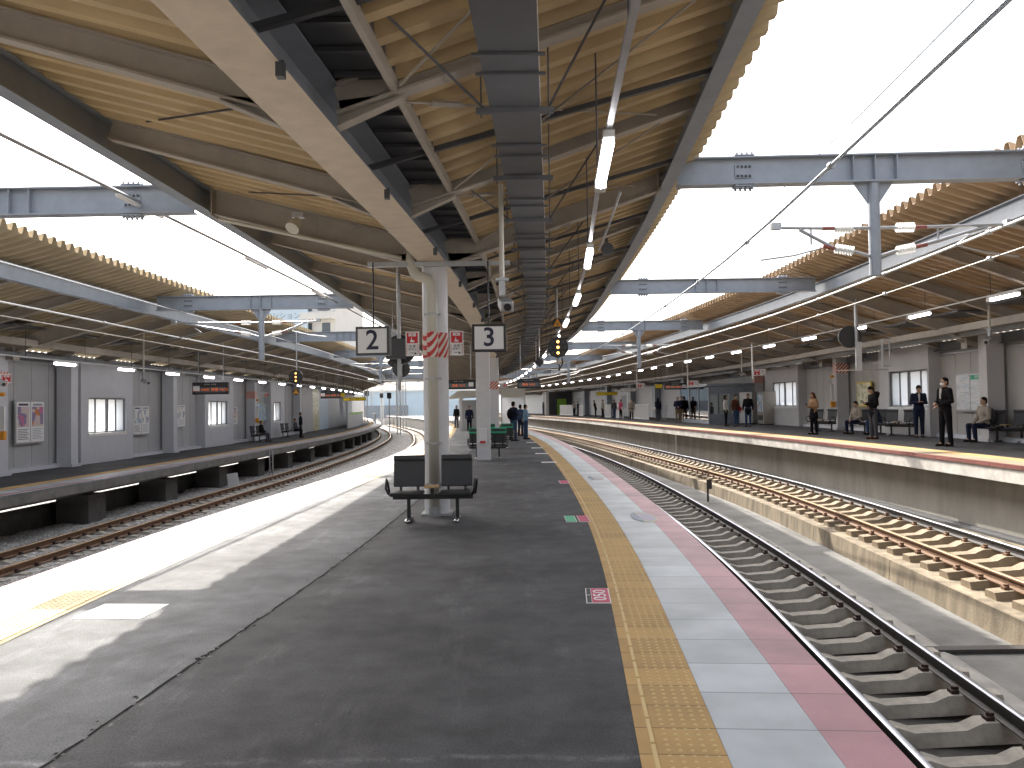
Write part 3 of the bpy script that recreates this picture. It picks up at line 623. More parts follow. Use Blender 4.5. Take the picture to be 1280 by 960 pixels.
# ---- tie beams across the tracks
def tie(y, fa, fb, side, hang, n):
    ZA, ZB = (5.07, 5.10) if side > 0 else (4.78, 4.75); ZD = ZA-.21
    nm = 'left' if side < 0 else 'right'
    lb = f'grey steel beam over the {nm} tracks, {ORD[n]} one counting from the camera'+(' with a hanging catenary post' if hang else '')
    xa, xb = fa(y), fb(y); t = empty('tie_beam', (xa, y, ZA-.21), 0, lb, 'beam', 'steel beams over the tracks')
    # radial direction: beam turns with the curve
    tl = slope(T2 if side > 0 else T1, y)*.5; yb = y-(xb-xa)*tl
    d = Vector((xb-xa, yb-y, 0)).normalized()
    mb = MB(); ibeam(mb, (xa+d.x*.1, y, ZA), (xb-d.x*.1, yb, ZA), .42, .22, 0, 0, .022)
    for q in (.32, .34, .36) if hang else (): pass
    hp = .47
    for q in (hp-.05, hp, hp+.05): mb.box((xa+(xb-xa)*q, y+(yb-y)*q, ZA), (.014, .2, .37))
    mb.build('beam', 'steel_skylit', t)
    for q in (.17, .83):
        c = Vector((xa+(xb-xa)*q, y+(yb-y)*q, ZA)); mb = MB(); mb.box(c, (.26, .045, .2)); 
        for zz in (-.23, .23): mb.box(c+Vector((0, 0, zz)), (.30, .2, .018))
        for i in range(4):
            for zz in (-.26, .26): mb.box(c+Vector((-.11+.075*i, .06, zz)), (.03, .03, .04)); mb.box(c+Vector((-.11+.075*i, -.06, zz)), (.03, .03, .04))
            for zz in (-.07, .07): mb.box(c+Vector((-.09+.06*i, -.03, zz)), (.03, .03, .03), 1)
        mb.build('splice_plate', ['steel_skylit', 'dark_steel'], t)
    return t, Vector((xa+(xb-xa)*hp, y+(yb-y)*hp, ZD))
def insul(mb, a, b, mi):
    a = Vector(a); b = Vector(b); mb.tube([a, b], .022, 8, mi)
    for k in range(7):
        p = a+(b-a)*((k+.5)/7); q = p+(b-a)*.045; mb.tube([p, q], [.075, .03], 12, mi)
def hanger(t, p, y, z0, fl, fr, label):
    ZT = p.z; ZB_ = ZT-.32
    MB().tube([p, (p.x, p.y, z0)], .085, 14).add([(p.x-.3, p.y, ZT), (p.x-.08, p.y, ZB_), (p.x+.08, p.y, ZB_), (p.x+.3, p.y, ZT), (p.x-.3, p.y+.02, ZT), (p.x-.08, p.y+.02, ZB_), (p.x+.08, p.y+.02, ZB_), (p.x+.3, p.y+.02, ZT)], [(0, 1, 2, 3), (7, 6, 5, 4), (0, 4, 5, 1), (1, 5, 6, 2), (2, 6, 7, 3)]).build('hanging_post', 'steel_skylit', t)
    for f, s in ((fl, -1), (fr, 1)):
        tx = f(p.y); a = empty('catenary_bracket', (p.x+s*.09, p.y, 4.1), 0, label+(' on its left side' if s < 0 else ' on its right side'), 'bracket', 'catenary brackets')
        za, zb = 4.18, 3.86
        mb = MB(); mb.tube([(p.x+s*.09, p.y, za), (p.x+s*.32, p.y, za)], .025, 8); mb.tube([(p.x+s*.6, p.y, za), (tx+s*.1, p.y, 4.2)], .024, 8); mb.tube([(p.x+s*.09, p.y, zb-.1), (p.x+s*.32, p.y, zb-.03)], .025, 8)
        mb.tube([(p.x+s*.6, p.y, zb+.02), (tx-s*.25, p.y, 4.17)], .028, 8); mb.tube([(p.x+s*.95, p.y, za), (p.x+s*.95, p.y, zb+.08)], .016, 6)
        mb.tube([(tx-s*.5, p.y, 4.05), (tx-s*.7, p.y+.05, 3.92), (tx-s*.2, p.y+.1, 3.80), (tx+s*.3, p.y+.12, 3.74)], .016, 6); mb.box((tx+s*.1, p.y, 4.22), (.14, .1, .1))
        mb.build('arm', 'galv', a)
        mb = MB(); insul(mb, (p.x+s*.32, p.y, za), (p.x+s*.6, p.y, za), 0); mb.build('insulator', 'insul', a); mb = MB(); insul(mb, (p.x+s*.32, p.y, zb-.03), (p.x+s*.6, p.y, zb+.02), 0); mb.build('insulator', 'insul', a)
        MB().tube([(p.x+s*.6, p.y, za+.001), (p.x+s*.78, p.y, za+.001)], .028, 8).build('red_band', 'red_tube', a); MB().tube([(p.x+s*.6, p.y, zb+.02), (p.x+s*.78, p.y, zb+.06)], .032, 8).build('red_band', 'red_tube', a)
for n, y in enumerate(TIES):
    hr = n in (2, 4, 6, 8)
    hl = n in (1, 3, 5)
    t, p = tie(y, off(RR, .08), off(CR, -.08), 1, hr, n)
    if hr: hanger(t, p, y, 3.46 if n < 4 else 3.2, T3, T2, f'catenary bracket with white insulators under the {ORD[n]} right beam')
    if y < 100:
        t, p = tie(y, off(RL, -.08), off(CL, .08), -1, hl, n)
        if hl: hanger(t, p, y, 3.05, T1, T4, f'catenary bracket with white insulators under the {ORD[n]} left beam')

# ---- overhead wires
def wire(f, z, r, mt, label, y0=-13, y1=120, beads=0, name='overhead_wire'):
    t = empty(name, (f(10), 10, z), 0, label, 'wire', 'overhead wires')
    MB().tube([(f(y), y, z) for y in yr(y0, y1, 3)], r, 6).build('wire', mt, t)
    y = beads and 4.5
    while beads and y < 50:
        mb = MB(); mb.tube([(f(y), y-.04, z), (f(y), y+.04, z)], .04, 8); mb.build('clamp', 'galv', t); y += beads
wire(off(T3, -.35), 4.15, .02, 'wire_blue', 'contact wire over the near track on the right', beads=4.1)
wire(off(T3, .9), 5.6, .012, 'wire_blue', 'thin messenger wire high over the near track on the right')
wire(T2, 4.17, .022, 'galv_light', 'thick pale contact tube over the sunlit right track', beads=3.9)
wire(T2, 3.76, .010, 'cream_paint', 'thin cream wire below the contact tube over the sunlit right track', beads=3.9)
wire(T1, 3.78, .022, 'galv_light', 'thick pale contact tube over the left track', beads=5)
wire(off(T1, .05), 4.55, .02, 'galv', 'upper grey wire over the left track')
wire(off(T1, .3), 3.45, .016, 'steel_beige', 'lower brown wire over the left track')
t = empty('overhead_wire', (T4(10), 10, 4.9), 0, 'grey feeder cable with pale insulators over the track left of the island', 'wire', 'overhead wires')
fw_ = lambda y: -5.3+.0*y+.2*math.exp(-((y-30)/30)**2)
MB().tube([(-6.1, -13, 4.75), (-5.72, 9, 4.75), (-5.45, 15, 4.75), (-5.22, 21, 4.75), (-5.05, 31.5, 4.75), (-5.3, 45, 4.75), (-6.5, 65, 4.7), (-9, 90, 4.7)], .03, 6).build('wire', 'galv', t)
for a, b in ((11.4, 12.7), (16.3, 17.5), (21, 22.2)):
    q = lambda y: Vector((-5.72+.045*(y-9) if y < 15 else -5.45+.038*(y-15), y, 4.70)); MB().caps(q(a), .035, q(b), .035).build('insulator', 'insul', t)
# ============================================================ walls of the side platforms
def wall(f, sgn, z0, ztop, y0, y1, label, bays, mt='wall_panel', pils=(), curb=True, pm='pilaster'):
    """f: inner face curve, sgn: -1 left (outside is -x), +1 right. bays: (ya, yb, wa, wb, z0w, z1w) window bays standing 0.45 m proud."""
    t = empty('station_wall', (f(30), 30, z0), 0, label, 'wall')
    holes = sorted((wa, wb, a, b) for (_, _, wa, wb, a, b) in bays)
    th = .08*sgn
    segs = []; y = y0
    mb = MB()
    def pan(a, b, za, zb, d=0):
        if b-a < .02: return
        mb.sweep(f, yr(a, b, 1.5), [(d, za), (d, zb), (d+th, zb), (d+th, za)])
    for wa, wb, a, b in holes:
        pan(y, wa, z0-.1, ztop); pan(wa, wb, z0-.1, a); pan(wa, wb, b, ztop); y = wb
    pan(y, y1, z0-.1, ztop)
    # fine vertical joints of the metal panels
    o = mb.build('wall_panel', mt, t)
    mb = MB(); y = y0+.5
    while y < min(y1, 70):
        if not any(a-.1 < y < b+.1 for a, b, *_ in bays): mb.box((f(y)-sgn*.004, y, (z0+ztop)/2), (.008, .012, ztop-z0))
        y += .9
    mb.build('panel_joint', 'joint', t)
    if curb: 
        mb = MB(); mb.sweep(f, yr(y0, y1, 1.5), [(0, z0), (0, z0+.14), (-sgn*.22, z0+.12), (-sgn*.24, z0)]); mb.build('curb', 'pilaster', t)
    for (ya, yb, wa, wb, a, b) in bays:
        D = -sgn*.42; mb = MB()
        def bx(y0_, y1_, za, zb, d0, d1): mb.sweep(f, yr(y0_, y1_, 1), [(d0, za), (d0, zb), (d1, zb), (d1, za)])
        bx(ya, wa, z0, ztop-.02, D, D+sgn*.06); bx(wb, yb, z0, ztop-.02, D, D+sgn*.06); bx(wa, wb, z0, a-.12, D, D+sgn*.06); bx(wa, wb, b+.02, ztop-.02, D, D+sgn*.06)
        for yy, s in ((ya, 1), (yb-.06, 1)): mb.box2(min(f(yy)+D+sgn*.061, f(yy)), max(f(yy)+D+sgn*.061, f(yy)), yy, yy+.06, z0, ztop-.03)
        mb.build('window_surround', pm, t)
        w_ = MB(); fr = .05; X = f((wa+wb)/2); t_ = slope(f, (wa+wb)/2)
        w_.sweep(f, [wa+.002, wb-.002], [(D+sgn*.08, a), (D+sgn*.08, a+.04), (D+sgn*.14, a+.04), (D+sgn*.14, a)]); w_.sweep(f, [wa+.002, wb-.002], [(0, b-.04), (0, b), (sgn*.075, b), (sgn*.075, b-.04)])
        for q in (0, .22, .5, .54, .76, 1):
            yy = wa+(wb-wa)*q; yy = min(max(yy, wa+.03), wb-.03); w_.box((f(yy)+D+sgn*.11, yy, (a+b)/2), (.06, .045, b-a-.085))
        wo = w_.build('window', 'win_frame', t)
        MB().sweep(f, yr(wa+.05, wb-.05, 1), [(D+sgn*.12, a+.04), (D+sgn*.12, b-.04), (D+sgn*.126, b-.04), (D+sgn*.126, a+.04)]).build('pane', 'frosted', wo)
        # sill and splayed reveal
        s_ = MB(); s_.sweep(f, [wa+.002, wb-.002], [(D-sgn*.02, a-.12), (D-sgn*.02, a-.02), (D+sgn*.075, a-.002), (D+sgn*.075, a-.12)]); s_.build('sill', 'white_paint', t)
    for yy in pils:
        mb = MB(); mb.box((f(yy)-sgn*.35, yy, (z0+ztop)/2+.001), (.5, .42, ztop-z0-.01), rz=yaw_at(f, yy)); mb.box((f(yy)-sgn*.36, yy, z0+.05), (.62, .56, .1), rz=yaw_at(f, yy)); mb.build('pillar', pm, t)
        MB().tube([(f(yy)-sgn*.2, yy+.34, z0), (f(yy)-sgn*.2, yy+.34, ztop-.1), (f(yy)-sgn*.35, yy+.34, ztop+.05)], .05, 10).build('drain_pipe', 'cream_paint', t)
    MB().sweep(off(f, -sgn*.08), yr(y0, y1, 2), [(-.02, ztop-.42), (.02, ztop-.42), (.02, ztop-.38), (-.02, ztop-.38)]).build('conduit', 'galv', t)
    return t
mat('win_frame', (.2, .2, .21), .5)
wall(WL, -1, ZL, 3.55, 2, 62, 'grey panelled wall with white windows along the left platform', [(28.0, 31.7, 28.5, 31.2, .84, 2.10), (39.3, 43.6, 39.8, 42.7, .84, 2.05), (16.3, 20, 16.8, 19.5, .84, 2.1), (51.0, 54.4, 51.6, 53.6, .84, 2.05)], pils=(23.6, 27.3, 35.3, 47.1, 58.6, 12.2))
wall(WR, 1, ZR, 3.48, 2, 60, 'grey panelled wall with pale windows along the right platform', [(26.8, 30.6, 26.9, 29.8, 1.36, 2.62), (39.9, 45.2, 40.2, 44.0, 1.36, 2.62), (14.5, 18, 14.9, 17.6, 1.36, 2.6)], pils=(23.3, 34.6, 46.6, 12.0), mt='wall_panel_warm', pm='pilaster_warm')
t = empty('station_wall', (WL(75), 75, ZL), 0, 'far end of the left platform wall with pale and yellow panels', 'wall')
mb = MB(); mb.sweep(WL, yr(62, 66, 2), [(0, ZL), (0, 3.5), (-.1, 3.5), (-.1, ZL)]); mb.build('wall_panel', 'wall_panel', t)
MB().sweep(WL, yr(66, 69, 1), [(0, ZL), (0, 3.5), (-.1, 3.5), (-.1, ZL)]).build('wall_panel', 'art_cream', t)
MB().sweep(WL, yr(69, 74, 1), [(0, ZL), (0, 3.5), (-.1, 3.5), (-.1, ZL)]).build('wall_panel', 'pale_blue', t)
MB().sweep(WL, yr(74, 100, 2), [(0, ZL), (0, 3.5), (-.1, 3.5), (-.1, ZL)]).build('wall_panel', 'wall_panel', t)
for y in (82, 88): MB().sweep(off(WL, .02), yr(y, y+3, 1), [(0, .9), (0, 3.0), (-.02, 3.0), (-.02, .9)]).build('window', 'frosted', t)
t = empty('stair_parapet', (-14, 80, ZL), 0, 'grey stair parapet with a yellow-green top band at the far end of the left platform', 'parapet')
MB().sweep(off(EL, -2.2), yr(72, 96, 2), [(0, ZL), (0, 1.15), (-.1, 1.15), (-.1, ZL)]).build('panel', 'wall_panel', t)
MB().sweep(off(EL, -2.2), yr(74, 96, 2), [(.012, .98), (.012, 1.16), (-.09, 1.17), (-.09, .98)]).build('top_band', 'green_bright', t)
t = empty('station_wall', (WR(90), 90, ZR), 0, 'far white wall with dark pillars along the right platform', 'wall')
MB().sweep(WR, yr(60.1, 150, 2), [(0, ZR), (0, 3.45), (.1, 3.45), (.1, ZR)]).build('wall_panel', 'wall_white', t)
for y in (62.5, 70.5, 78, 86, 95, 104): MB().box((WR(y)-.3, y, 1.9), (.5, .8, 3.1), rz=yaw_at(WR, y)).build('pillar', 'steel_gray', t)
for y in (81.5, 99, 112): MB().box((WR(y)-.03, y, 1.8), (.05, 1.6, 1.3), rz=yaw_at(WR, y)).build('window', 'frosted', t)

# ============================================================ columns on the island
def column(x, y, w_, label, pipe=False, wrap=True, round_=False, ext=False):
    t = empty('column', (x, y, 0), 0, label, 'column', 'columns along the island platform')
    if round_: MB().tube([(0, 0, 0), (0, 0, 3.74)], .19, 28).build('post', 'col_white', t, smooth=False, local=True)
    else: MB().box((0, 0, 1.87), (w_, w_, 3.74)).build('post', 'col_white', t, bevel=.015, local=True)
    if pipe:
        px = -.02; MB().tube([(px, -.25, .12), (px, -.25, 3.30), (px-.02, -.28, 3.42), (px-.10, -.28, 3.50), (px-.2, -.28, 3.52), (px-.25, -.28, 3.58), (px-.30, -.25, 3.70), (px-.30, -.25, 3.95)], .076, 16).build('drain_pipe', 'cream_paint', t, smooth=True, local=True)
        MB().tube([(px, -.25, 0), (px, -.25, .14)], .09, 16).build('pipe_shoe', 'galv', t, local=True)
        for z in (.45, 1.05, 2.0, 2.95): MB().tube([(px, -.25, z), (px, -.25, z+.03)], .083, 16).box((px, -.2, z+.015), (.24, .03, .03)).build('pipe_clip', 'galv', t, local=True)
        MB().tube([(0, 0, 2.33), (0, 0, 2.70)], .196, 28).add(*MB().tube([(px, -.25, 2.33), (px, -.25, 2.70)], .083, 16).raw()).build('hazard_band', 'hazard_wrap', t, local=True)
    elif wrap: MB().box((0, 0, 2.5), (w_+.01, w_+.01, .36)).build('hazard_band', 'hazard_wrap', t, local=True)
    MB().box((0, 0, .015), (w_+.04, w_+.04, .03)).build('base_plate', 'galv', t, local=True)
    if ext:
        MB().box((-.02, -w_/2-.05, .75), (.24, .09, .42)).build('box', 'white_board', t, bevel=.02, local=True); MB().box((-.02, -w_/2-.055, .55), (.16, .085, .06)).build('red_base', 'red_sign', t, local=True)
    return t
MB.raw = lambda s: (s.v, s.f)
column(-1.14, 12, .41, 'round white column with a cream drain pipe and a red and white band behind the front bench', pipe=True, round_=True)
column(-.86, 23.7, .40, 'square white column with a small white box low on its face below sign 3', wrap=False, ext=True)
column(-.80, 35.4, .42, 'white column with a red and white band standing right behind the square white column')
for n, y in enumerate((47.1, 58.8, 70.5)): column(GV(y), y, .4, f'far white island column, {ORD[n+3]} in the row from the camera')

# ---- generic sign board
def board(name, c, wd, ht, dp, frame, face, label, cat, rz=0, txt=None, tsize=.2, tmat='ink', group=None, fw=.03, rods=None, extra=None):
    t = empty(name, c, rz, label, cat, group)
    MB().box((0, 0, 0), (wd, dp, ht)).build('frame', frame, t, bevel=.006, local=True)
    MB().box((0, -dp/2-.004, 0), (wd-2*fw, .006, ht-2*fw)).build('face', face, t, local=True)
    if txt:
        V, F = text_mb(txt, tsize, Matrix.Translation((0, -dp/2-.01, 0)) @ FACE, .002, .005 if len(txt) == 1 else 0); MB().add(V, F).build('lettering', tmat, t, local=True)
    if rods:
        for rx, rh in rods: MB().tube([(rx, 0, ht/2), (rx, 0, ht/2+rh)], .012, 8).build('rod', 'black_metal', t, local=True)
    return t
board('platform_number_sign', (-2.0, 11.6, 2.565), .50, .42, .13, 'dark_steel', 'white_board', 'hanging platform sign reading 2 to the left of the round column', 'sign', rz=R(-7), txt='2', tsize=.40, tmat='navy', fw=.035, rods=[(0, .94)])
board('platform_number_sign', (-.325, 11.6, 2.585), .49, .40, .10, 'black_metal', 'white_board', 'hanging platform sign reading 3 to the right of the round column', 'sign', rz=R(3), txt='3', tsize=.38, tmat='navy', fw=.035, rods=[(0, .93)])
t = tag(MB().box((-1.05, 11.72, 3.70), (2.1, .05, .07)).build('sign_bar', 'galv'), 'grey crossbar on the round column carrying the number signs', 'bar')
def sos(c, label, rz=0, s=1.0, horiz=False, flip=False):
    t = empty('sos_sign', c, rz, label, 'sign', 'emergency button signs')
    W, H = (.20, .36) if not horiz else (.36, .20)
    MB().box((0, 0, 0), (W*s, .03, H*s)).build('board', 'white_board', t, local=True)
    rc = (0, .085) if not horiz else (.09*(1 if not flip else -1), 0)
    wc = (0, -.085) if not horiz else (-.09*(1 if not flip else -1), 0)
    MB().box((rc[0]*s, -.017, rc[1]*s), (.16*s, .006, .155*s)).build('red_panel', 'red_sign', t, local=True)
    mb = MB(); M = Matrix.Translation((rc[0]*s, -.022, (rc[1]+.045)*s)) @ FACE; mb.add(*text_mb('SOS', .062*s, M, .001, .004*s)); mb.build('lettering', 'white_board', t, local=True)
    mb = MB().box((rc[0]*s, -.022, (rc[1]-.048)*s), (.06*s, .003, .03*s)).box((rc[0]*s-.012*s, -.022, (rc[1]-.014)*s), (.014*s, .003, .038*s)); mb.build('hand_symbol', 'white_board', t, local=True)
    mb = MB(); mb.add(*text_mb('ボタン', .042*s, Matrix.Translation((wc[0]*s, -.018, wc[1]*s)) @ FACE)); mb.add(*text_mb('非 常', .04*s, Matrix.Translation((wc[0]*s, -.018, (wc[1]+.045)*s)) @ FACE)); mb.box((wc[0]*s, -.018, (wc[1]-.05)*s), (.08*s, .003, .006)); mb.add([((wc[0]+.02)*s, -.018, (wc[1]-.07)*s), ((wc[0]+.06)*s, -.018, (wc[1]-.07)*s), ((wc[0]+.05)*s, -.018, (wc[1]-.04)*s)], [(0, 1, 2)]); mb.build('lettering', 'ink', t, local=True)
    mb = MB()
    for i in range(5):
        for sg in (-1, 1): mb.box((wc[0]*s+sg*.083*s, -.018, (wc[1]-.06+.03*i)*s), (.012*s, .003, .014*s))
    mb.build('hazard_edge', 'red_sign', t, local=True)
sos((-1.455, 11.75, 2.53), 'vertical SOS button sign on the left of the round column')
sos((-.805, 11.75, 2.53), 'vertical SOS button sign on the right of the round column')
sos((-.38, 35.2, 2.5), 'small SOS button sign beside the banded column behind sign 3', horiz=True)
# ---- repeating signals
def signal(c, zroof, label, lamps=True, tri=.6, r=.27, rz=0):
    t = empty('repeating_signal', c, rz, label, 'signal', 'repeating signals')
    n = 10; V = [(r*math.cos(2*math.pi*(i+.5)/n), y, r*math.sin(2*math.pi*(i+.5)/n)) for y in (-.02, .02) for i in range(n)]
    F = [tuple(range(n)), tuple(range(2*n-1, n-1, -1))]+[(i, i+n, (i+1) % n+n, (i+1) % n) for i in range(n)]
    MB().add(V, F).build('backboard', 'black_metal', t, local=True)
    MB().box((0, .14, 0), (.34, .24, .34)).build('housing', 'dark_steel', t, local=True)
    if lamps:
        for k in (-1, 0, 1):
            MB().tube([(0, -.03, k*.14*r/.27), (0, -.04, k*.14*r/.27)], .034, 14).build('lamp', 'signal_lamp', t, local=True)
            MB().tube([(0, -.02, k*.14*r/.27), (0, -.07, k*.14*r/.27)], .05, 12, cap=False).build('hood', 'black_metal', t, local=True)
        for a in (0, 45, 135, 180, 225, 315): MB().tube([(.19*math.cos(R(a))*r/.27, -.021, .19*math.sin(R(a))*r/.27), (.19*math.cos(R(a))*r/.27, -.03, .19*math.sin(R(a))*r/.27)], .035, 10).build('dark_lens', 'dark_steel', t, local=True)
    MB().tube([(0, .1, -.42), (0, .1, zroof-c[2])], .03, 8).build('mast', 'galv', t, local=True)
    MB().tube([(0, .1, -.42), (.05, .1, -.45), (.02, .1, -.58), (.12, .1, -.42), (.12, .1, -.25)], .02, 6).build('cable', 'black_metal', t, local=True)
    if tri:
        zt = tri; q = MB().tube([(0, -.01, zt), (0, .01, zt)], .135, 20).build('round_plate', 'black_metal', t, local=True)
        MB().add([(-.115, -.016, zt-.075), (.115, -.016, zt-.075), (0, -.016, zt+.125), (-.115, -.012, zt-.075), (.115, -.012, zt-.075), (0, -.012, zt+.125)], [(0, 1, 2), (3, 5, 4), (0, 3, 4, 1), (1, 4, 5, 2), (2, 5, 3, 0)]).build('triangle', 'orange', t, local=True)
        MB().add(*text_mb('中', .09, Matrix.Translation((0, -.02, zt-.02)) @ FACE)).build('lettering', 'ink', t, local=True)
    return t
signal((1.16, 20, 3.04), 4.85, 'repeating signal with three lit amber lamps and an orange triangle above it, over the island', tri=.60, rz=R(4))
signal((-9.95+.9, 33.5, 2.93), 4.9, 'repeating signal with three lit amber lamps over the left platform edge', tri=-.62, r=.3)
# signals seen from behind, left of the round column
t = empty('signal_back', (-2.02, 14.5, 2.65), 0, 'dark signal box seen from behind between sign 2 and the round column', 'signal')
MB().tube([(.0, .0, 0), (.0, .15, 0)], .27, 18).build('backboard', 'black_metal', t, local=True); MB().box((-.06, -.12, 0), (.34, .2, .36)).build('housing', 'dark_steel', t, local=True); MB().tube([(0, -.14, -.75), (0, -.14, 1.65)], .035, 8).build('mast', 'galv', t, local=True)
t = empty('signal_back', (-3.05, 22, 2.66), 0, 'round dark signal back on a thin pole below the signal box near sign 2', 'signal')
MB().tube([(0, 0, 0), (0, .12, 0)], .24, 16).build('backboard', 'dark_steel', t, local=True); MB().box((0, -.1, 0), (.1, .14, .4)).build('housing', 'galv', t, local=True); MB().tube([(0, -.05, -.35), (0, -.05, 2.1)], .03, 8).build('mast', 'galv', t, local=True); MB().tube([(-.9, -.05, -.3), (.7, -.05, -.3)], .03, 8).build('crossbar', 'galv', t, local=True)
t = empty('diamond_plate', (-3.3, 22.2, 2.85), 0, 'dark diamond shaped plate hanging just below sign 2', 'sign')
MB().box((0, 0, 0), (.24, .02, .24), M=Matrix.Rotation(R(45), 4, 'Y')).build('plate', 'black_metal', t, local=True); MB().tube([(0, .04, -.5), (0, .04, 2.1)], .018, 6).build('hanger', 'galv', t, local=True)
t = empty('diamond_plate', (.85, 24.5, 2.92), 0, 'small dark diamond plate hanging left of the island signal', 'sign')
MB().box((0, 0, 0), (.22, .02, .22), M=Matrix.Rotation(R(45), 4, 'Y')).build('plate', 'black_metal', t, local=True); MB().box((0, -.012, 0), (.15, .01, .15), M=Matrix.Rotation(R(45), 4, 'Y')).build('face', 'galv', t, local=True); MB().tube([(0, .04, 0), (0, .04, 1.7)], .015, 6).build('hanger', 'galv', t, local=True)
# back-facing signal over the right platform
t = empty('signal_back', (10.1, 23.8, 3.5), R(-12), 'round black signal seen from behind with a grey post hanging over the right platform', 'signal')
MB().tube([(0, 0, 0), (0, .15, 0)], .33, 18).build('backboard', 'black_metal', t, local=True); MB().tube([(.15, -.12, -1.0), (.15, -.12, 1.1)], .05, 8).build('mast', 'galv', t, local=True)
MB().box((.18, -.2, -.6), (.16, .1, .85)).build('ladder_frame', 'galv', t, local=True); MB().tube([(-.4, -.12, -1.0), (1.0, -.12, -1.0)], .02, 6).build('rail', 'galv', t, local=True)
mb = MB()
for a, b in (((.85, -.9), (.85, -.1)), ((1.05, -.9), (1.05, -.1)), ((.85, -.1), (1.05, -.1)), ((.85, -.9), (1.05, -.9))): mb.tube([(a[0], -.12, a[1]), (b[0], -.12, b[1])], .022, 6)
mb.build('loop_frame', 'galv', t, local=True)

# ---- departure boards
def led(c, wd, ht, label, rz=0, rows=1, zr=4.6, clock=None, txt='普通 14:05  快速 14:12'):
    t = empty('departure_board', c, rz, label, 'display', 'departure boards')
    MB().box((0, 0, 0), (wd, .22, ht)).build('case', 'black_metal', t, bevel=.01, local=True)
    MB().box((0, -.113, -ht*.12), (wd*.86, .004, ht*.42)).build('screen', 'win_dark', t, local=True)
    V, F = text_mb(txt, ht*.30, Matrix.Translation((0, -.12, -ht*.12)) @ FACE); MB().add(V, F).build('lettering', 'led', t, local=True)
    MB().add(*text_mb('ほうめん  のりば', ht*.13, Matrix.Translation((0, -.116, ht*.32)) @ FACE)).build('lettering', 'white_board', t, local=True)
    for sx in (-.35, .35): MB().tube([(wd*sx, 0, ht/2), (wd*sx, 0, zr-c[2])], .02, 6).build('rod', 'galv', t, local=True)
    if clock is not None: MB().box((wd*clock, -.125, 0), (ht*.5, .02, ht*.42)).build('clock', 'white_board', t, local=True)
led((.62, 30, 2.42), .85, .36, 'black departure board with orange text hanging over the island right of the columns', txt='普通 14:05')
led((-2.0, 30, 2.42), 1.3, .36, 'black departure board with orange text hanging left of the square column', clock=.36, txt='快速 14:12')
led((-12.5, 33.2, 2.5), 1.45, .5, 'black departure board hanging over the left platform near the two windows', rz=R(4), clock=-.38)
led((-11.9, 52.5, 2.5), 1.3, .5, 'farther black departure board hanging over the left platform', rz=R(6), clock=-.38)
led((10.6, 52, 2.7), 1.4, .42, 'black departure board hanging over the right platform near the waiting room', rz=R(-8), clock=.4)
# hanging guide signs
def guide(c, wd, ht, face, label, rz=0, txt='', tm='ink', zr=4.4):
    t = board('guide_sign', c, wd, ht, .12, 'dark_steel', face, label, 'sign', rz, txt=txt or None, tsize=ht*.6, tmat=tm, fw=.02, group='hanging guide signs', rods=[(-wd*.35, zr-c[2]), (wd*.35, zr-c[2])])
guide((-12.6, 58, 2.55), 1.0, .34, 'yellow_sign', 'yellow hanging guide sign nearest on the left platform', txt='出口')
guide((-13.2, 67, 2.35), 1.9, .3, 'yellow_sign', 'second yellow hanging guide sign on the left platform', txt='出口 EXIT')
guide((-12.7, 62, 2.5), .9, .25, 'white_board', 'white hanging guide sign between the yellow ones on the left platform', txt='1 のりば', tm='red_sign')
guide((9.8, 53.5, 2.75), .5, .3, 'yellow_sign', 'small yellow hanging sign beside the right departure board')
guide((9.0, 76, 2.6), 2.0, .32, 'yellow_sign', 'long yellow hanging sign before the far white wall of the right platform', txt='出口')
guide((9.6, 66, 2.75), 1.2, .3, 'white_board', 'white hanging sign before the far white wall of the right platform', txt='4 のりば')
# ---- SOS signs on side platforms (hanging across)
sos((-14.9, 23.35, 2.62), 'SOS button sign beside the near left pillar', s=1.3, horiz=True, rz=R(35))
sos((-14.55, 47.0, 2.45), 'SOS button sign beside the far left pillar', s=1.3, horiz=True, rz=R(20))
for i, (x, y, z) in enumerate(((11.35, 36.6, 2.95), (10.55, 46.5, 2.75), (9.3, 57.5, 2.9))):
    sos((x, y, z), f'SOS button sign on a thin pole over the right platform, {ORD[i]} from the camera', s=1.5, horiz=True, flip=True)
    tag(MB().tube([(x-.32, y+.03, z-.3), (x-.32, y+.03, 4.6)], .04, 8).build('sign_pole', 'galv_light'), f'thin pale pole holding the {ORD[i]} hanging SOS sign on the right', 'pole', 'poles holding SOS signs')
# hazard wraps on wall pillars
for x, y, z, lb in ((WL(23.6)+.35, 23.6, 2.62, 'near left'), (WL(47.1)+.35, 47.1, 2.45, 'far left'), (WR(34.6)-.35, 34.6, 3.0, 'second right'), (WR(46.6)-.35, 46.6, 2.9, 'third right')):
    tag(MB().box((x, y, z), (.52, .44, .42), rz=yaw_at(WL if x < 0 else WR, y)).build('hazard_band', 'hazard_wrap'), f'red and white striped band round the {lb} wall pillar', 'band', 'striped bands on wall pillars')
# ---- emergency boxes
for x, y, z, lb in ((WL(23.6)+.75, 23.3, .95, 'near left'), (WL(47.1)+.75, 46.9, .95, 'far left'), (WR(34.6)-.75, 34.5, 1.45, 'second right')):
    t = empty('emergency_phone', (x, y, z), 0, f'orange emergency box on a white conduit at the {lb} wall pillar', 'emergency box', 'emergency boxes'); MB().box((0, 0, 0), (.2, .14, .26)).build('case', 'orange', t, bevel=.02, local=True); MB().box((0, .04, .5), (.12, .08, .7)).build('conduit', 'white_paint', t, local=True); MB().ell((0, 0, 1.2), (.09, .09, .06)).build('lamp', 'orange', t, local=True)

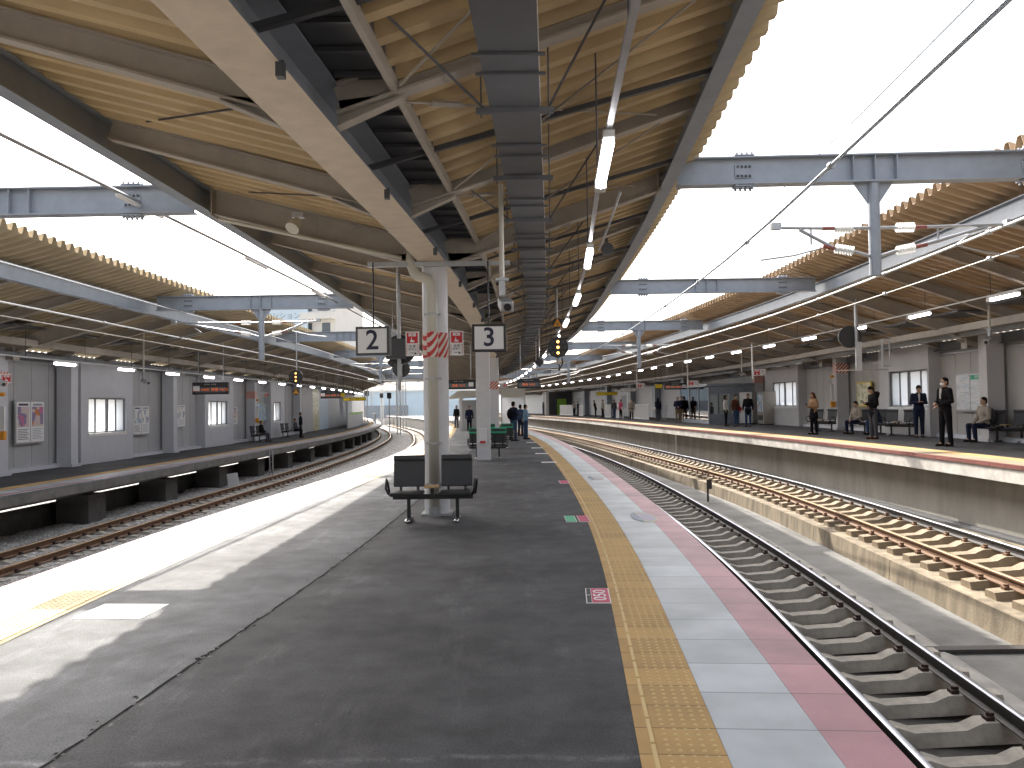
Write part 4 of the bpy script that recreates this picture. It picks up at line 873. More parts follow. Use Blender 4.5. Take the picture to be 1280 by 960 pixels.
# ---- posters
def posterb(f, y, sgn, z0, z1, ln, art, label, split=1, frame='galv', d=.12):
    x = f(y)-sgn*d; rz = yaw_at(f, y)
    t = empty('notice_board', (x, y, z0), rz, label, 'poster', None)
    MB().box((0, 0, (z1-z0)/2), (.05, ln, z1-z0)).build('frame', frame, t, local=True)
    for i in range(split):
        a = -ln/2+.05+i*(ln-.05)/split; b = a+(ln-.05)/split-.05
        H_ = z1-z0-.1; yc = (a+b)/2; W_ = b-a; lay = art in ('art_pink', 'art_blue')
        sh_ = MB().box((-sgn*.03, yc, (z1-z0)/2), (.012, W_, H_)).build('sheet', 'white_board' if lay else art, t, local=True)
        if lay:
            MB().box((-sgn*.038, yc, .05+H_*.63), (.004, W_*.86, H_*.5)).build('picture', art, t, local=True)
            mb = MB(); mb.box((-sgn*.038, yc, .05+H_*.93), (.004, W_*.7, H_*.05))
            for q in range(7): mb.box((-sgn*.038, yc-W_*.04*(q % 3), .05+H_*(.08+.04*q)), (.004, W_*(.8-.08*(q % 3)), H_*.012))
            mb.build('text_lines', 'steel_gray' if i else 'navy', t, local=True)
    return t
posterb(WL, 25.6, -1, .62, 2.0, 1.5, 'art_pink', 'large pink and orange poster board on the left wall beside the near pillar', 2)
posterb(WL, 33.0, -1, .62, 1.85, 1.5, 'art_blue', 'pair of pale blue posters on the left wall right of the near window', 2)
posterb(WL, 36.8, -1, .82, 1.9, 1.5, 'art_blue', 'pair of pale posters on the left wall right of the second pillar', 2)
posterb(WL, 44.5, -1, .75, 1.8, 1.3, 'art_pink', 'pink and cream poster on the left wall right of the second window', 1)
posterb(WL, 49.6, -1, .85, 2.0, 3.2, 'art_landscape', 'wide landscape picture board on the left wall above the seated people', 1)
posterb(WR, 25.0-.2, 1, 1.2, 2.4, 1.7, 'art_list', 'timetable and route board on the right wall near the seated man', 2, 'galv')
posterb(WR, 33.0-.3, 1, 1.35, 2.35, 1.4, 'art_cream', 'yellow-cream notice board on the right wall behind the hooded man', 1, 'yellow_sign')
RB = [o for o in bpy.data.objects if o.name.startswith('notice_board') and 'route' in o['label']][0]
MB().box((-.037, -.42, 1.06), (.006, .74, .14)).build('heading', 'green_label', RB, local=True); MB().add(*text_mb('路線図', .10, Matrix.Translation((-.042, -.42, 1.06)) @ Matrix.Rotation(R(-90), 4, 'Z') @ FACE)).build('lettering', 'white_board', RB, local=True)

# ---- benches
def make_bench(label, green=False):
    t = empty('bench', (0, 0, 0), 0, label, 'bench', 'platform benches')
    MB().box((0, 0, .345), (1.12, .06, .07)).build('beam', 'black_metal', t, local=True)
    for s in (-1, 1):
        mb = MB(); mb.box((s*.34, 0, .19), (.05, .05, .30)); mb.box((s*.34, 0, .03), (.06, .40, .04)); mb.build('leg', 'black_metal', t, bevel=.008, local=True)
        for q in (-1, 1): MB().ell((s*.34, q*.19, .028), (.04, .04, .028)).build('foot', 'chrome', t, smooth=True, local=True)
        sx = s*.335
        MB().box((sx, -.20, .415), (.44, .42, .05)).build('seat', 'seat_black', t, bevel=.02, local=True)
        T = Matrix.Translation((sx, .06, .69)) @ Matrix.Rotation(R(-8), 4, 'X')
        b = MB().box((0, 0, 0), (.44, .035, .42), M=T).build('backrest', 'chair_gray', t, bevel=.015, local=True)
        MB().tube([T @ Vector((-.215, -.02, .19)), T @ Vector((.215, -.02, .19))], .042, 14).build('headrest', 'chair_gray', t, smooth=False, local=True)
        mb = MB()
        for q in (-.12, .12): mb.box((0, .022, -.2), (.035, .012, .42), M=T @ Matrix.Translation((q, .026, -.13)))
        mb.build('back_bracket', 'black_metal', t, local=True)
        ax = s*.60; mb = MB(); mb.tube([(ax-s*.08, 0, .36), (ax, -.05, .40), (ax+s*.02, -.10, .55), (ax+s*.02, -.22, .62), (ax, -.34, .60), (ax, -.38, .50), (ax-s*.02, -.3, .42), (ax-s*.08, -.15, .38)], .016, 8); mb.build('armrest', 'black_metal', t, smooth=True, local=True)
        if green: MB().box((sx, .052, .855), (.46, .09, .16), M=None).build('cover', 'green_label', t, bevel=.01, local=True)
    tb = MB().box((-.0, -.16, .50), (.20, .26, .025)).build('side_table', 'wood', t, bevel=.008, local=True)
    MB().box((0, -.08, .43), (.05, .05, .12)).build('table_post', 'black_metal', t, local=True)
    return t
b0 = make_bench('dark grey two-seat bench with a small wooden table in front of the round column'); b0.location = (-1.13, 11.25, 0)
b1 = make_bench('two-seat bench with green covered backrest tops behind the square white column', True); b1.location = (-.76, 24.3, 0); b1.rotation_euler = (0, 0, math.pi)
clone(b1, (-.55, 30, 0), math.pi, 'farther bench with green covered backrest tops beside the standing people')
def bench(x, y, z, rz, label): return clone(b0, (x, y, z), rz, label)
bench(12.7, 32.6, ZR, R(-62), 'black bench at the right wall pillar behind the woman in a tan jacket')
bench(13.3, 29.6, ZR, R(-62), 'black bench by the right wall behind the hooded man')
bench(13.4, 27.7, ZR, R(-60), 'black bench below the right wall window beside the suited man')
bench(14.0, 22.6, ZR, R(-62), 'black bench by the right wall where the grey-haired coat wearer sits')
bench(-14.6, 45.6, ZL, R(78), 'black bench by the left wall under the landscape picture')
bench(-14.9, 52.5, ZL, R(80), 'second black bench by the left wall next to a standing person')

# ---- lamps
def lamp(loc, rz, label, group, n0=[None]):
    if n0[0] is None:
        t = empty('fluorescent_lamp', (0, 0, 0), 0, label, 'lamp', group)
        MB().box((0, -.02, .045), (.075, 1.15, .05)).build('housing', 'white_paint', t, local=True)
        MB().box((0, .50, .0), (.09, .14, .09)).build('end_cap', 'white_paint', t, bevel=.01, local=True)
        MB().tube([(0, -.56, -.01), (0, .43, -.01)], .038, 12).build('tube', 'lamp', t, smooth=True, local=True); n0[0] = t
        t.location = loc; t.rotation_euler = (0, 0, rz); return t
    c = clone(n0[0], loc, rz, label); c['group'] = group; return c
def lamp_row(f, z, y0, st, n, where, rail_r, rm, zr, flip=0):
    for i in range(n):
        y = y0+st*i; lamp((f(y), y, z), yaw_at(f, y)+flip, f'lit fluorescent lamp {where}, {ORD[i]} one counting from the camera', 'fluorescent lamps '+where)
    t = empty('lamp_rail', (f(y0), y0, z+.1), 0, f'thin grey rail carrying the lamps {where}', 'rail')
    MB().sweep(f, yr(-10, y0+st*n, 1.2), [(-.02, z+.075), (.02, z+.075), (.02, z+.105), (-.02, z+.105)]).build('rail', rm, t)
    for i in range(int((y0+st*n)/2.9)):
        y = 1+2.9*i; MB().tube([(f(y), y, z+.1), (f(y), y, zr(y))], .008, 5).build('rod', 'dark_steel', t)
def canopy_z_island(y, x): return 4.3
lamp_row(spline([(-10, .0), (0, .45), (6.5, .74), (10.2, .98), (14, 1.12), (20, 1.2), (30, 1.15), (45, .7), (66, -.8), (90, -4.2)]), 3.35, 5.85-3.75, 3.75, 20, 'over the island platform', .02, 'galv', lambda y: 4.62, flip=0)
lamp_row(off(EL, -1.65), 3.0, 23.2-3.6*5, 3.6, 22, 'over the left platform', .02, 'galv_light', lambda y: 4.5)
lamp_row(off(ER, 1.85), 3.88, 17.95-3.7*4, 3.7, 26, 'over the right platform', .02, 'galv_light', lambda y: 4.65)
t = empty('cable_rack', (13.3, 20, 3.6), 0, 'grey cable rack running along the upper right wall', 'cable rack')
MB().sweep(off(WR, -1.0), yr(-5, 110, 1.5), [(-.12, 3.42), (.12, 3.42), (.12, 3.56), (-.12, 3.56)]).build('tray', 'galv', t)
t = empty('cable_rack', (-14.5, 20, 3.5), 0, 'grey cable rack running along the upper left wall', 'cable rack')
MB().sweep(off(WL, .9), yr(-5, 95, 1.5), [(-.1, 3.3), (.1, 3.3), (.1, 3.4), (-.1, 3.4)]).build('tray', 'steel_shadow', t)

# ---- cable duct under the island canopy
t = empty('cable_duct', (.2, 10, 4.0), 0, 'wide dark grey cable duct hanging under the island roof', 'cable duct')
DX = spline([(-10, -1.0), (0, -.25), (4.73, -.02), (11.6, .31), (22, .66), (32, .62), (45, .25), (66, -1.1), (80, -2.5)])
MB().sweep(DX, yr(-8, 78, 1), [(-.2, 3.98), (.2, 3.98), (.2, 4.10), (-.2, 4.10)]).build('tray', 'duct', t)
MB().sweep(DX, yr(-8, 78, 1), [(.203, 3.985), (.207, 3.985), (.207, 4.08), (.203, 4.08)]).build('side_strip', 'white_paint', t)
for k in range(-3, 30):
    y = 6.33+1.9*k
    MB().box((DX(y), y, 3.955), (.62, .05, .045)).tube([(DX(y)-.27, y, 3.9), (DX(y)-.27, y, 4.35)], .008, 5).tube([(DX(y)+.27, y, 3.9), (DX(y)+.27, y, 4.62)], .008, 5).build('hanger', 'duct', t)
    for d in (-.68, -1.0): MB().box((DX(y+d), y+d, 3.968), (.5, .025, .02)).build('strap', 'duct', t)
    if 0 <= k < 12 and k % 2 == 0:
        MB().tube([(DX(y)-.25, y, 3.98), (DX(y)-.85, y-1.1, 4.2)], .011, 6).build('stay', 'dark_steel', t); MB().tube([(DX(y)+.27, y, 3.98), (DX(y)+.75, y-1.3, 4.5)], .011, 6).build('stay', 'dark_steel', t)
# pipes following the eave on both sides
tag(MB().tube([(E3(y)-.85, y, 4.0) for y in yr(9, 12.4, 1)], .016, 6).build('conduit', 'galv'), 'short bright conduit dropping beside the second island lamp', 'conduit')

# ---- CCTV cameras on drop poles
def cctv(x, y, zt, zb, label, rz=0, r=.03):
    t = empty('security_camera', (x, y, zb), rz, label, 'camera', 'security cameras on drop poles')
    MB().tube([(0, 0, .35), (0, 0, zt-zb)], r, 10).build('pole', 'cream_paint', t, local=True)
    MB().box((0, 0, .30), (r*2.2, r*2.2, .22)).box((0, 0, .38), (r*5, r*4, .03)).build('bracket', 'galv', t, local=True)
    T = Matrix.Translation((.03, -.06, .08)) @ Matrix.Rotation(R(18), 4, 'X')
    MB().box((0, 0, 0), (.15, .34, .13), M=T).build('housing', 'galv', t, bevel=.02, local=True); MB().tube([T @ Vector((0, -.16, 0)), T @ Vector((0, -.19, 0))], .045, 10).build('lens', 'black_metal', t, local=True)
cctv(-.10, 9.5, 4.25, 2.72, 'security camera on a cream drop pole above sign 3', rz=R(8))
cctv(-12.9, 28.0, 4.4, 2.55, 'security camera on a cream drop pole over the left platform between the windows', rz=R(60))
cctv(-13.0, 20.2, 4.4, 2.3, 'security camera on a cream drop pole at the left edge of view', rz=R(60))
cctv(12.4, 20.7, 4.45, 3.02, 'security camera on a yellowish drop pole over the seated man on the right', rz=R(-60))
cctv(11.8, 41, 4.4, 2.95, 'security camera on a drop pole before the vending machines', rz=R(-60))
t = empty('loudspeaker', (-2.98, 11.2, 4.25), 0, 'cream horn loudspeaker under the left slope of the island roof', 'loudspeaker')
MB().tube([(0, 0, 0), (-.05, -.12, -.14)], [.06, .10], 14).build('horn', 'cream_paint', t, local=True); MB().box((0, .03, .08), (.16, .12, .07)).build('bracket', 'galv', t, local=True)
tag(MB().tube([(-4.3, 11.75, 4.42), (-3.0, 11.75, 4.12), (-1.6, 11.75, 3.80)], .03, 6).build('conduit', 'cream_paint'), 'cream conduit running below the left slope of the island roof', 'conduit')
t = empty('loudspeaker', (1.62, 13.2, 4.18), 0, 'round dark loudspeaker beside the second island lamp', 'loudspeaker'); MB().tube([(0, 0, 0), (0, .1, 0)], .10, 16).build('ring', 'dark_steel', t, local=True); MB().box((0, .14, .05), (.05, .05, .3)).build('bracket', 'dark_steel', t, local=True)

# ---- floor markers on the island
def fmark(x, y, wx, wy, face, label, txt=None, rz=0, extra=None):
    t = empty('floor_marker', (x, y, .003), rz, label, 'floor marking', 'boarding position markers')
    MB().box((0, 0, 0), (wx, wy, .004)).build('border', 'white_board', t, local=True); MB().box((wx*.1 if txt else 0, 0, .003), (wx*(.72 if txt else .9), wy*.94, .003)).build('face', face, t, local=True)
    if txt:
        MB().box((-wx*.37, 0, .003), (wx*.18, wy*.94, .003)).build('side_strip', 'ink', t, local=True)
        MB().add(*text_mb(txt, wx*.80, Matrix.Translation((wx*.1, 0, .0055)) @ Matrix.Rotation(R(90), 4, 'Z') @ Matrix.Diagonal((1.55, .95, 1, 1)), .0008)).build('lettering', 'white_board', t, local=True)
        MB().add(*text_mb('うら', wx*.13, Matrix.Translation((-wx*.37, 0, .0055)) @ Matrix.Rotation(R(90), 4, 'Z'), .0008)).build('lettering', 'white_board', t, local=True)
fmark(.69, 6.73, .20, .52, 'pink_label', 'pink floor marker reading 050 beside the yellow blocks', '050', R(-4))
fmark(.79, 11.25, .15, .62, 'green_label', 'green floor marker beside the yellow blocks', None); fmark(.97, 11.25, .15, .62, 'pink_label', 'pink floor marker right of the green one', None)
fmark(1.05, 16.6, .2, .7, 'pink_label', 'smaller pink floor marker beyond the green one', None)
for n, (x, y) in enumerate(((1.0, 22.4), (.95, 26.5), (.9, 30), (.8, 34.5))): fmark(x, y, .42, .35, 'white_board', f'short white floor line beside the yellow blocks, {ORD[n]} one from the camera')
fmark(-3.15, 6.45, .55, .45, 'white_board', 'white floor marker at the yellow blocks on the left edge of the island', None, R(-4))
def oval(x, y, label):
    t = empty('floor_sticker', (x, y, .007), 0, label, 'floor sticker', 'oval door position stickers'); n = 28
    for k, (rx, ry, m_, ox, z) in enumerate(((.17, .52, 'yellow_pale', 0, 0), (.13, .42, 'lilac', .02, .002))):
        V = [(ox+rx*math.cos(2*math.pi*i/n), ry*math.sin(2*math.pi*i/n), z) for i in range(n)]
        MB().add(V, [tuple(range(n))]).build('disc', m_, t, local=True)
    V = [(-.17*math.cos(a), .50*math.sin(a), .004) for a in [R(-80+160*i/14) for i in range(15)]]
    V = [v for v in V if v[0] < -.04]; MB().add(V, [tuple(range(len(V)))]).build('picture', 'slate', t, local=True)
mat('yellow_pale', (.5, .5, .3), .6); mat('lilac', (.5, .47, .55), .6, noise=.3, nscale=30); mat('slate', (.15, .2, .28), .5, noise=.5, nscale=20)
oval(1.82, 11.3, 'oval sticker on the pale edge slabs, nearer one'); oval(1.78, 17.4, 'oval sticker on the pale edge slabs, farther one')

# ============================================================ waiting room, machines, fences on the right
t = empty('waiting_room', (11.4, 46.4, ZR), R(2), 'glass walled waiting room with a grey steel frame on the right platform', 'shelter')
W, D, H = 2.5, 6.6, 2.2
for x, y in ((0, 0), (W*.5, 0), (W, 0), (0, D), (W, D), (0, D*.33), (0, D*.66)): MB().box((x, y, H/2), (.08, .08, H)).build('post', 'steel_gray', t, local=True)
MB().box((W/2, D/2, H+.08), (W+.3, D+.3, .14)).build('roof', 'steel_gray', t, local=True)
MB().box((W/2, 0, .3), (W-.1, .04, .58)).build('kick_panel', 'steel_gray', t, local=True); MB().box((0, D/2, .12), (.04, D-.1, .22)).build('kick_panel', 'steel_gray', t, local=True)
MB().box((W/2, 0, H-.25), (W-.1, .05, .42)).build('header', 'steel_gray', t, local=True)
MB().box((W/2, 0, 1.25), (W-.1, .012, 1.3)).build('pane', 'clear_glass', t, local=True); MB().box((0, D/2, 1.2), (.012, D-.1, 1.9)).build('pane', 'clear_glass', t, local=True); MB().box((W/2, D, 1.2), (W-.1, .012, 1.9)).build('pane', 'frosted', t, local=True)
MB().box((W*.7, 1.2, .45), (.5, 1.6, .08)).box((W*.85, 1.2, .7), (.08, 1.6, .5)).build('seat', 'black_metal', t, local=True)
def vending(x, y, rz, label, art='art_vend', body='white_paint', d=.75):
    t = empty('vending_machine', (x, y, ZR), rz, label, 'vending machine', 'vending machines')
    MB().box((0, 0, .93), (d, 1.15, 1.78)).build('body', body, t, bevel=.02, local=True); MB().box((-d/2-.01, 0, 1.2), (.03, 1.0, 1.0)).build('display_window', art, t, local=True); MB().box((-d/2-.012, 0, .38), (.03, .8, .28)).build('delivery_slot', 'black_metal', t, local=True)
    for yy in (-.4, .4): MB().box((0, yy, .02), (d*.8, .1, .04)).build('foot', 'black_metal', t, local=True)
vending(14.1, 44.3, R(0), 'grey sided machine standing nearer on the right platform', body='steel_beige'); vending(13.75, 46.4, R(-38), 'white vending machine with pale blue front beside the grey one')
def slatfence(x, y, rz, ln, label):
    t = empty('slat_fence', (x, y, ZR), rz, label, 'fence', 'white slatted fences round the stairs'); n = int(ln/.22)
    MB().box((0, ln/2, .08), (.06, ln, .1)).box((0, ln/2, 1.18), (.06, ln, .06)).build('rail', 'white_paint', t, local=True)
    mb = MB()
    for i in range(n): mb.box((0, (i+.5)*ln/n, .63), (.04, ln/n*.42, 1.03))
    mb.build('slats', 'white_paint', t, local=True)
slatfence(10.3, 60.5, R(3), 6.5, 'white slatted fence nearest on the right platform'); slatfence(9.5, 68.5, R(6), 3.0, 'white slatted fence second from the camera on the right platform'); slatfence(9.0, 73, R(7), 2.4, 'white slatted fence third from the camera on the right platform'); slatfence(7.6, 86, R(9), 2.6, 'white slatted fence fourth from the camera on the right platform'); slatfence(6.9, 91, R(11), 6, 'farthest white slatted fence on the right platform')
t = empty('kiosk', (5.8, 103, ZR), R(12), 'dark kiosk with a bright green door on the far right platform', 'kiosk'); MB().box((0, 0, 1.45), (3.0, 3, 2.9)).build('body', 'dark_steel', t, local=True); MB().box((.15, -1.52, 1.0), (1.2, .05, 2.0)).build('door', 'green_bright', t, local=True); MB().box((-1.7, -1.4, 1.4), (.35, .1, 2.8)).build('side_panel', 'white_paint', t, local=True)
t = empty('step_ladder', (10.6, 57.5, ZR), 0, 'grey step ladder leaning open before the white wall on the right', 'ladder'); MB().bar((0, 0, 0), (.5, 0, 1.1), .04, .04).bar((.2, .1, 0), (.55, .1, 1.1), .03, .03).bar((.35, 0, 0), (.55, 0, 1.1), .04, .04).build('frame', 'galv', t, local=True)
# shelter of the stairs on the far island
t = empty('stair_shelter', (-2.6, 52, 0), R(3), 'cream roofed stair shelter with glass sides at the far end of the island', 'shelter')
MB().add([(-1.6, 0, 2.15), (-1.6, 9, 2.15), (-.9, 0, 2.62), (-.9, 9, 2.62), (1.6, 0, 2.62), (1.6, 9, 2.62), (1.6, 0, 2.3), (1.6, 9, 2.3), (-1.0, 0, 2.2), (-1.0, 9, 2.2)], [(0, 1, 3, 2), (2, 3, 5, 4), (4, 5, 7, 6), (0, 2, 4, 6, 8), (1, 9, 7, 5, 3), (8, 9, 1, 0), (6, 7, 9, 8)]).build('roof', 'cream_paint', t, local=True)
for x, y in ((-.75, .3), (-.75, 4.5), (-.75, 8.6), (1.3, .3), (1.3, 8.6)): MB().box((x, y, 1.15), (.16, .16, 2.3)).build('post', 'white_paint', t, local=True)
MB().box((.3, 1.2, 1.0), (2.0, .05, 2.0)).build('panel', 'wall_panel', t, local=True); MB().box((-.78, 4.5, .55), (.04, 8, 1.0)).build('panel', 'frosted', t, local=True)
t = empty('information_panel', (.05, 43, 0), 0, 'cream framed glass panel standing beyond the square column on the island', 'panel'); MB().box((0, 0, 2.3), (1.3, .3, .5)).build('header', 'cream_paint', t, local=True); MB().box((0, .05, 1.2), (1.2, .05, 1.7)).build('pane', 'frosted', t, local=True); MB().box((-.62, 0, 1.1), (.06, .1, 2.2)).build('post', 'galv', t, local=True); MB().box((.62, 0, 1.1), (.06, .1, 2.2)).build('post', 'galv', t, local=True)

# ============================================================ far background
def house(x, y, wd, dp, ht, floors, cols, label, mt='building', rz=0, z0=-1.7):
    t = empty('apartment_building', (x, y, z0), rz, label, 'building', None)
    MB().box((0, 0, ht/2), (wd, dp, ht)).build('wall', mt, t, local=True); MB().box((0, 0, ht+.2), (wd+.4, dp+.4, .4)).build('roof', 'concrete', t, local=True)
    fh = ht/floors
    for i in range(floors):
        MB().box((0, -dp/2-.6, i*fh+.45), (wd+.3, 1.2, .95)).build('balcony', mt, t, local=True)
        for j in range(cols):
            MB().box((-wd/2+(j+.5)*wd/cols, -dp/2-.01, i*fh+fh*.62), (wd/cols*.45, .06, fh*.45)).build('window', 'win_dark', t, local=True)
house(-29, 118, 11, 10, 19, 6, 4, 'pale apartment block with balconies rising behind the left platform roof', rz=R(-12))
t = empty('rooftop_sign', (-32, 112, 14), 0, 'white sign board on a building top behind the left platform roof', 'sign'); MB().box((0, 0, 0), (7, .4, 4)).build('board', 'pale_blue', t, local=True); MB().add(*text_mb('マンション', 1.0, Matrix.Translation((0, -.22, .6)) @ FACE)).build('lettering', 'steel_gray', t, local=True); MB().box((0, .3, -8.5), (6, .3, 13)).build('support', 'building', t, local=True)
t = empty('sound_barrier', (-26, 165, -1.7), R(6), 'long white and pale blue noise wall beyond the curve of the left tracks', 'wall'); MB().box((0, 0, 3.3), (70, .4, 6.6)).build('panel', 'pale_blue', t, local=True); MB().box((0, -.25, 6.7), (70, .6, .3)).build('cap', 'white_paint', t, local=True); MB().box((0, -.3, 1.2), (9, .3, 5)).build('door', 'steel_gray', t, local=True)
for i in range(12): MB().box((-33+6*i, -.25, 3.3), (.25, .2, 6.6)).build('post', 'galv', t, local=True)
t = empty('railway_parapet', (-18, 140, -1.5), R(14), 'low pale concrete parapet with ribs where the left tracks curve away', 'parapet'); MB().box((0, 0, .6), (30, .3, 1.2)).build('wall', 'concrete_face', t, local=True)
for i in range(30): MB().box((-14.5+i, -.2, .55), (.18, .12, 1.1)).build('rib', 'white_paint', t, local=True)
def mast(x, y, h, label, arm=1):
    t = empty('catenary_mast', (x, y, -1.6), 0, label, 'mast', 'lattice masts'); mb = MB(); w_ = .35
    for a in (-1, 1):
        for b in (-1, 1): mb.bar((a*w_/2, b*w_/2, 0), (a*w_/2, b*w_/2, h), .06, .06)
    for k in range(int(h/.5)):
        s = 1 if k % 2 else -1; mb.bar((-s*w_/2, -w_/2, k*.5), (s*w_/2, -w_/2, (k+1)*.5), .03, .03)
    mb.build('lattice', 'galv', t, local=True); MB().bar((0, 0, h*.78), (2.6*arm, 0, h*.84), .08, .08).bar((0, 0, h*.6), (2.6*arm, 0, h*.66), .06, .06).build('arm', 'galv', t, local=True)
for i, (x, y, a) in enumerate(((-12.5, 88, -1), (-19.0, 104, 1), (-13.2, 98, -1), (-17.8, 124, 1), (-21.5, 132, -1))): mast(x, y, 9.5, f'grey lattice mast beyond the left tracks, {ORD[i]} from the camera', a)
for i, (x, y, z) in enumerate(((-20.3, 112, 3.6), (-14.6, 95, 3.0), (-19.6, 120, 3.4))):
    t = empty('far_signal', (x, y, -1.6), 0, f'small dark signal head on a thin post beyond the platforms, {ORD[i]} from the left' , 'signal', 'far signals'); MB().box((0, 0, z+1.6), (.5, .3, .7)).build('head', 'black_metal', t, local=True); MB().tube([(0, 0, 0), (0, 0, z+1.3)], .06, 6).build('post', 'galv', t, local=True)
t = tag(MB().sweep(off(EL, -.6), yr(92, 112, 2), [(0, ZL), (0, .9), (-.08, .9), (-.08, ZL)]).build('end_fence', 'mesh_fence'), 'grey mesh fence at the far end of the left platform', 'fence')
# ============================================================ people
def cl(name, c, **k): mat(name, c, .85, noise=.15, nscale=18, bump=.3, bscale=60, spec=.12); return name
cl('skin', (.50, .31, .22)); cl('hair', (.016, .013, .012)); cl('hair_brown', (.12, .05, .025))
for n_, c in dict(cloth_black=(.009, .009, .011), cloth_navy=(.02, .025, .05), cloth_denim=(.05, .08, .15), cloth_tan=(.32, .20, .11), cloth_beige=(.33, .29, .24), cloth_white=(.62, .61, .58), cloth_sky=(.22, .36, .48), cloth_gray=(.08, .08, .088), cloth_pink=(.45, .07, .14), cloth_red=(.5, .03, .04), cloth_khaki=(.22, .16, .09), cloth_brown=(.09, .035, .02), shoe=(.03, .025, .022)).items(): cl(n_, c)
def remesh(mb, name, m, parent, vox, smooth=True):
    o = mb.build(name, m, None); me0 = o.data
    md = o.modifiers.new('r', 'REMESH'); md.mode = 'VOXEL'; md.voxel_size = vox; md.use_smooth_shade = True
    sm = o.modifiers.new('s', 'SMOOTH'); sm.factor = .5; sm.iterations = 2
    dg = bpy.context.evaluated_depsgraph_get(); dg.update(); me = bpy.data.meshes.new_from_object(o.evaluated_get(dg)); bpy.data.objects.remove(o); bpy.data.meshes.remove(me0)
    me.name = name; me.materials.clear(); me.materials.append(MATS[m])
    for p in me.polygons: p.use_smooth = True
    n = bpy.data.objects.new(name, me); COL.objects.link(n); n.parent = parent; return n
def person(loc, yaw, label, h=1.7, sit=False, arms='down', bow=0, top='cloth_black', bottom='cloth_black', coat=0, hair='hair', longh=False, hood=False, shoe='shoe', skirt=None, bag=None, bagc='cloth_black', mask=False, phone=False, shirt=None, near=True, stance=.10, cap=None, group='people waiting on the platforms', lean=0):
    t = empty('person', loc, yaw, label, 'person', group)
    S = h/1.7; V3 = lambda x, y, z: Vector((x, y, z))*S
    hz = .47 if sit else .90; dz = hz-.90
    hip = lambda s: V3(s*.085, 0, hz)
    if sit: knee = lambda s: V3(s*.12, .42, .48); ank = lambda s: V3(s*.13, .40, .09)
    else: knee = lambda s: V3(s*(stance*.95), .015*s, .49); ank = lambda s: V3(s*stance, -.01+.03*s, .08)
    bl = R(lean); up = lambda x, y, z: V3(x, y*math.cos(bl)+(z-.9)*math.sin(bl), .9+dz+(z-.9)*math.cos(bl)-y*math.sin(bl))
    sh = lambda s: up(s*.175, 0, 1.40)
    EW = {'down': (lambda s: (up(s*.235, -.03, 1.13), up(s*.25, .05, .88))), 'phone': (lambda s: (up(s*.225, -.01, 1.13), up(s*.07, .25, 1.17))),
          'fold': (lambda s: (up(s*.235, .0, 1.13), up(s*.06, .22, 1.05+.03*s))), 'cross': (lambda s: (up(s*.24, .03, 1.14), up(-s*.06, .21+.03*s, 1.14))), 'lap': (lambda s: (up(s*.23, .04, 1.12), up(s*.09, .27, .98))),
          'one': (lambda s: (up(s*.23, -.01, 1.13), up(s*.07, .25, 1.18)) if s > 0 else (up(s*.235, -.03, 1.13), up(s*.25, .05, .88)))}[arms]
    hb = R(bow); hc = up(0, .01+.10*math.sin(hb), 1.60-.03*(1-math.cos(hb))*2); MH = Matrix.Rotation(-hb, 4, 'X'); MHr = Matrix.Rotation(-hb, 4, 'X')
    H = lambda x, y, z: hc+(MH @ (Vector((x, y, z))*S))
    r = S; b = MB()
    b.ell(up(0, 0, .95), (.155*r, .105*r, .12*r)); b.ell(up(0, 0, 1.10), (.135*r, .095*r, .15*r)); b.ell(up(0, .0, 1.28), (.165*r, .11*r, .16*r)); b.caps(up(-.13, 0, 1.39), .06*r, up(.13, 0, 1.39), .06*r)
    b.caps(up(0, -.005, 1.40), .06*r, H(0, -.01, -.06), .052*r)
    b.ell(H(0, 0, .01), (.073*r, .09*r, .105*r), M=MH); b.ell(H(0, .02, -.045), (.055*r, .062*r, .06*r), M=MH); b.ell(H(0, .088, -.01), (.013*r, .02*r, .022*r), M=MH)
    for s in (-1, 1): b.ell(H(s*.075, -.005, 0), (.014*r, .02*r, .03*r), M=MH)
    for s in (-1, 1):
        b.caps(hip(s), .088*r, knee(s), .058*r); b.caps(knee(s), .056*r, ank(s), .04*r); b.caps(ank(s), .04*r, ank(s)+V3(0, .13, -.045), .03*r)
        e, w_ = EW(s); b.caps(sh(s), .052*r, e, .042*r); b.caps(e, .04*r, w_, .028*r)
        # hand: palm, four fingers of unequal length, and a thumb leaving the side of the palm
        fd = (w_-e).normalized(); side = Vector((-s, 0, 0)) if abs(fd.x) < .8 else Vector((0, 1, 0)); side = (side-fd*side.dot(fd)).normalized(); nrm = fd.cross(side)
        pc = w_+fd*.05*S; b.caps(w_, .026*r, pc+fd*.02*S, .030*r, 8)
        for q, ln in enumerate((.062, .075, .078, .068)):
            a = pc+fd*.03*S+side*(q-1.5)*-.018*S; m_ = a+fd*ln*.55*S; c_ = m_+(fd*.75+nrm*.65*s*-1).normalized()*ln*.45*S; b.caps(a, .010*r, m_, .009*r, 6); b.caps(m_, .009*r, c_, .008*r, 6)
        a = w_+fd*.02*S+side*.024*S; m_ = a+(fd*.6+side*.8).normalized()*.035*S; b.caps(a, .012*r, m_, .011*r, 6); b.caps(m_, .011*r, m_+fd*.028*S, .009*r, 6)
    vb = .009 if near else .016; vc = .012 if near else .02
    remesh(b, 'person', 'skin', t, vb).name = 'body'
    # trousers
    g = .014*r; b = MB(); b.ell(up(0, 0, .94), (.165*r, .118*r, .13*r))
    for s in (-1, 1): b.caps(hip(s), .098*r, knee(s), .07*r); b.caps(knee(s), .07*r, ank(s)+V3(0, 0, -.005), .057*r)
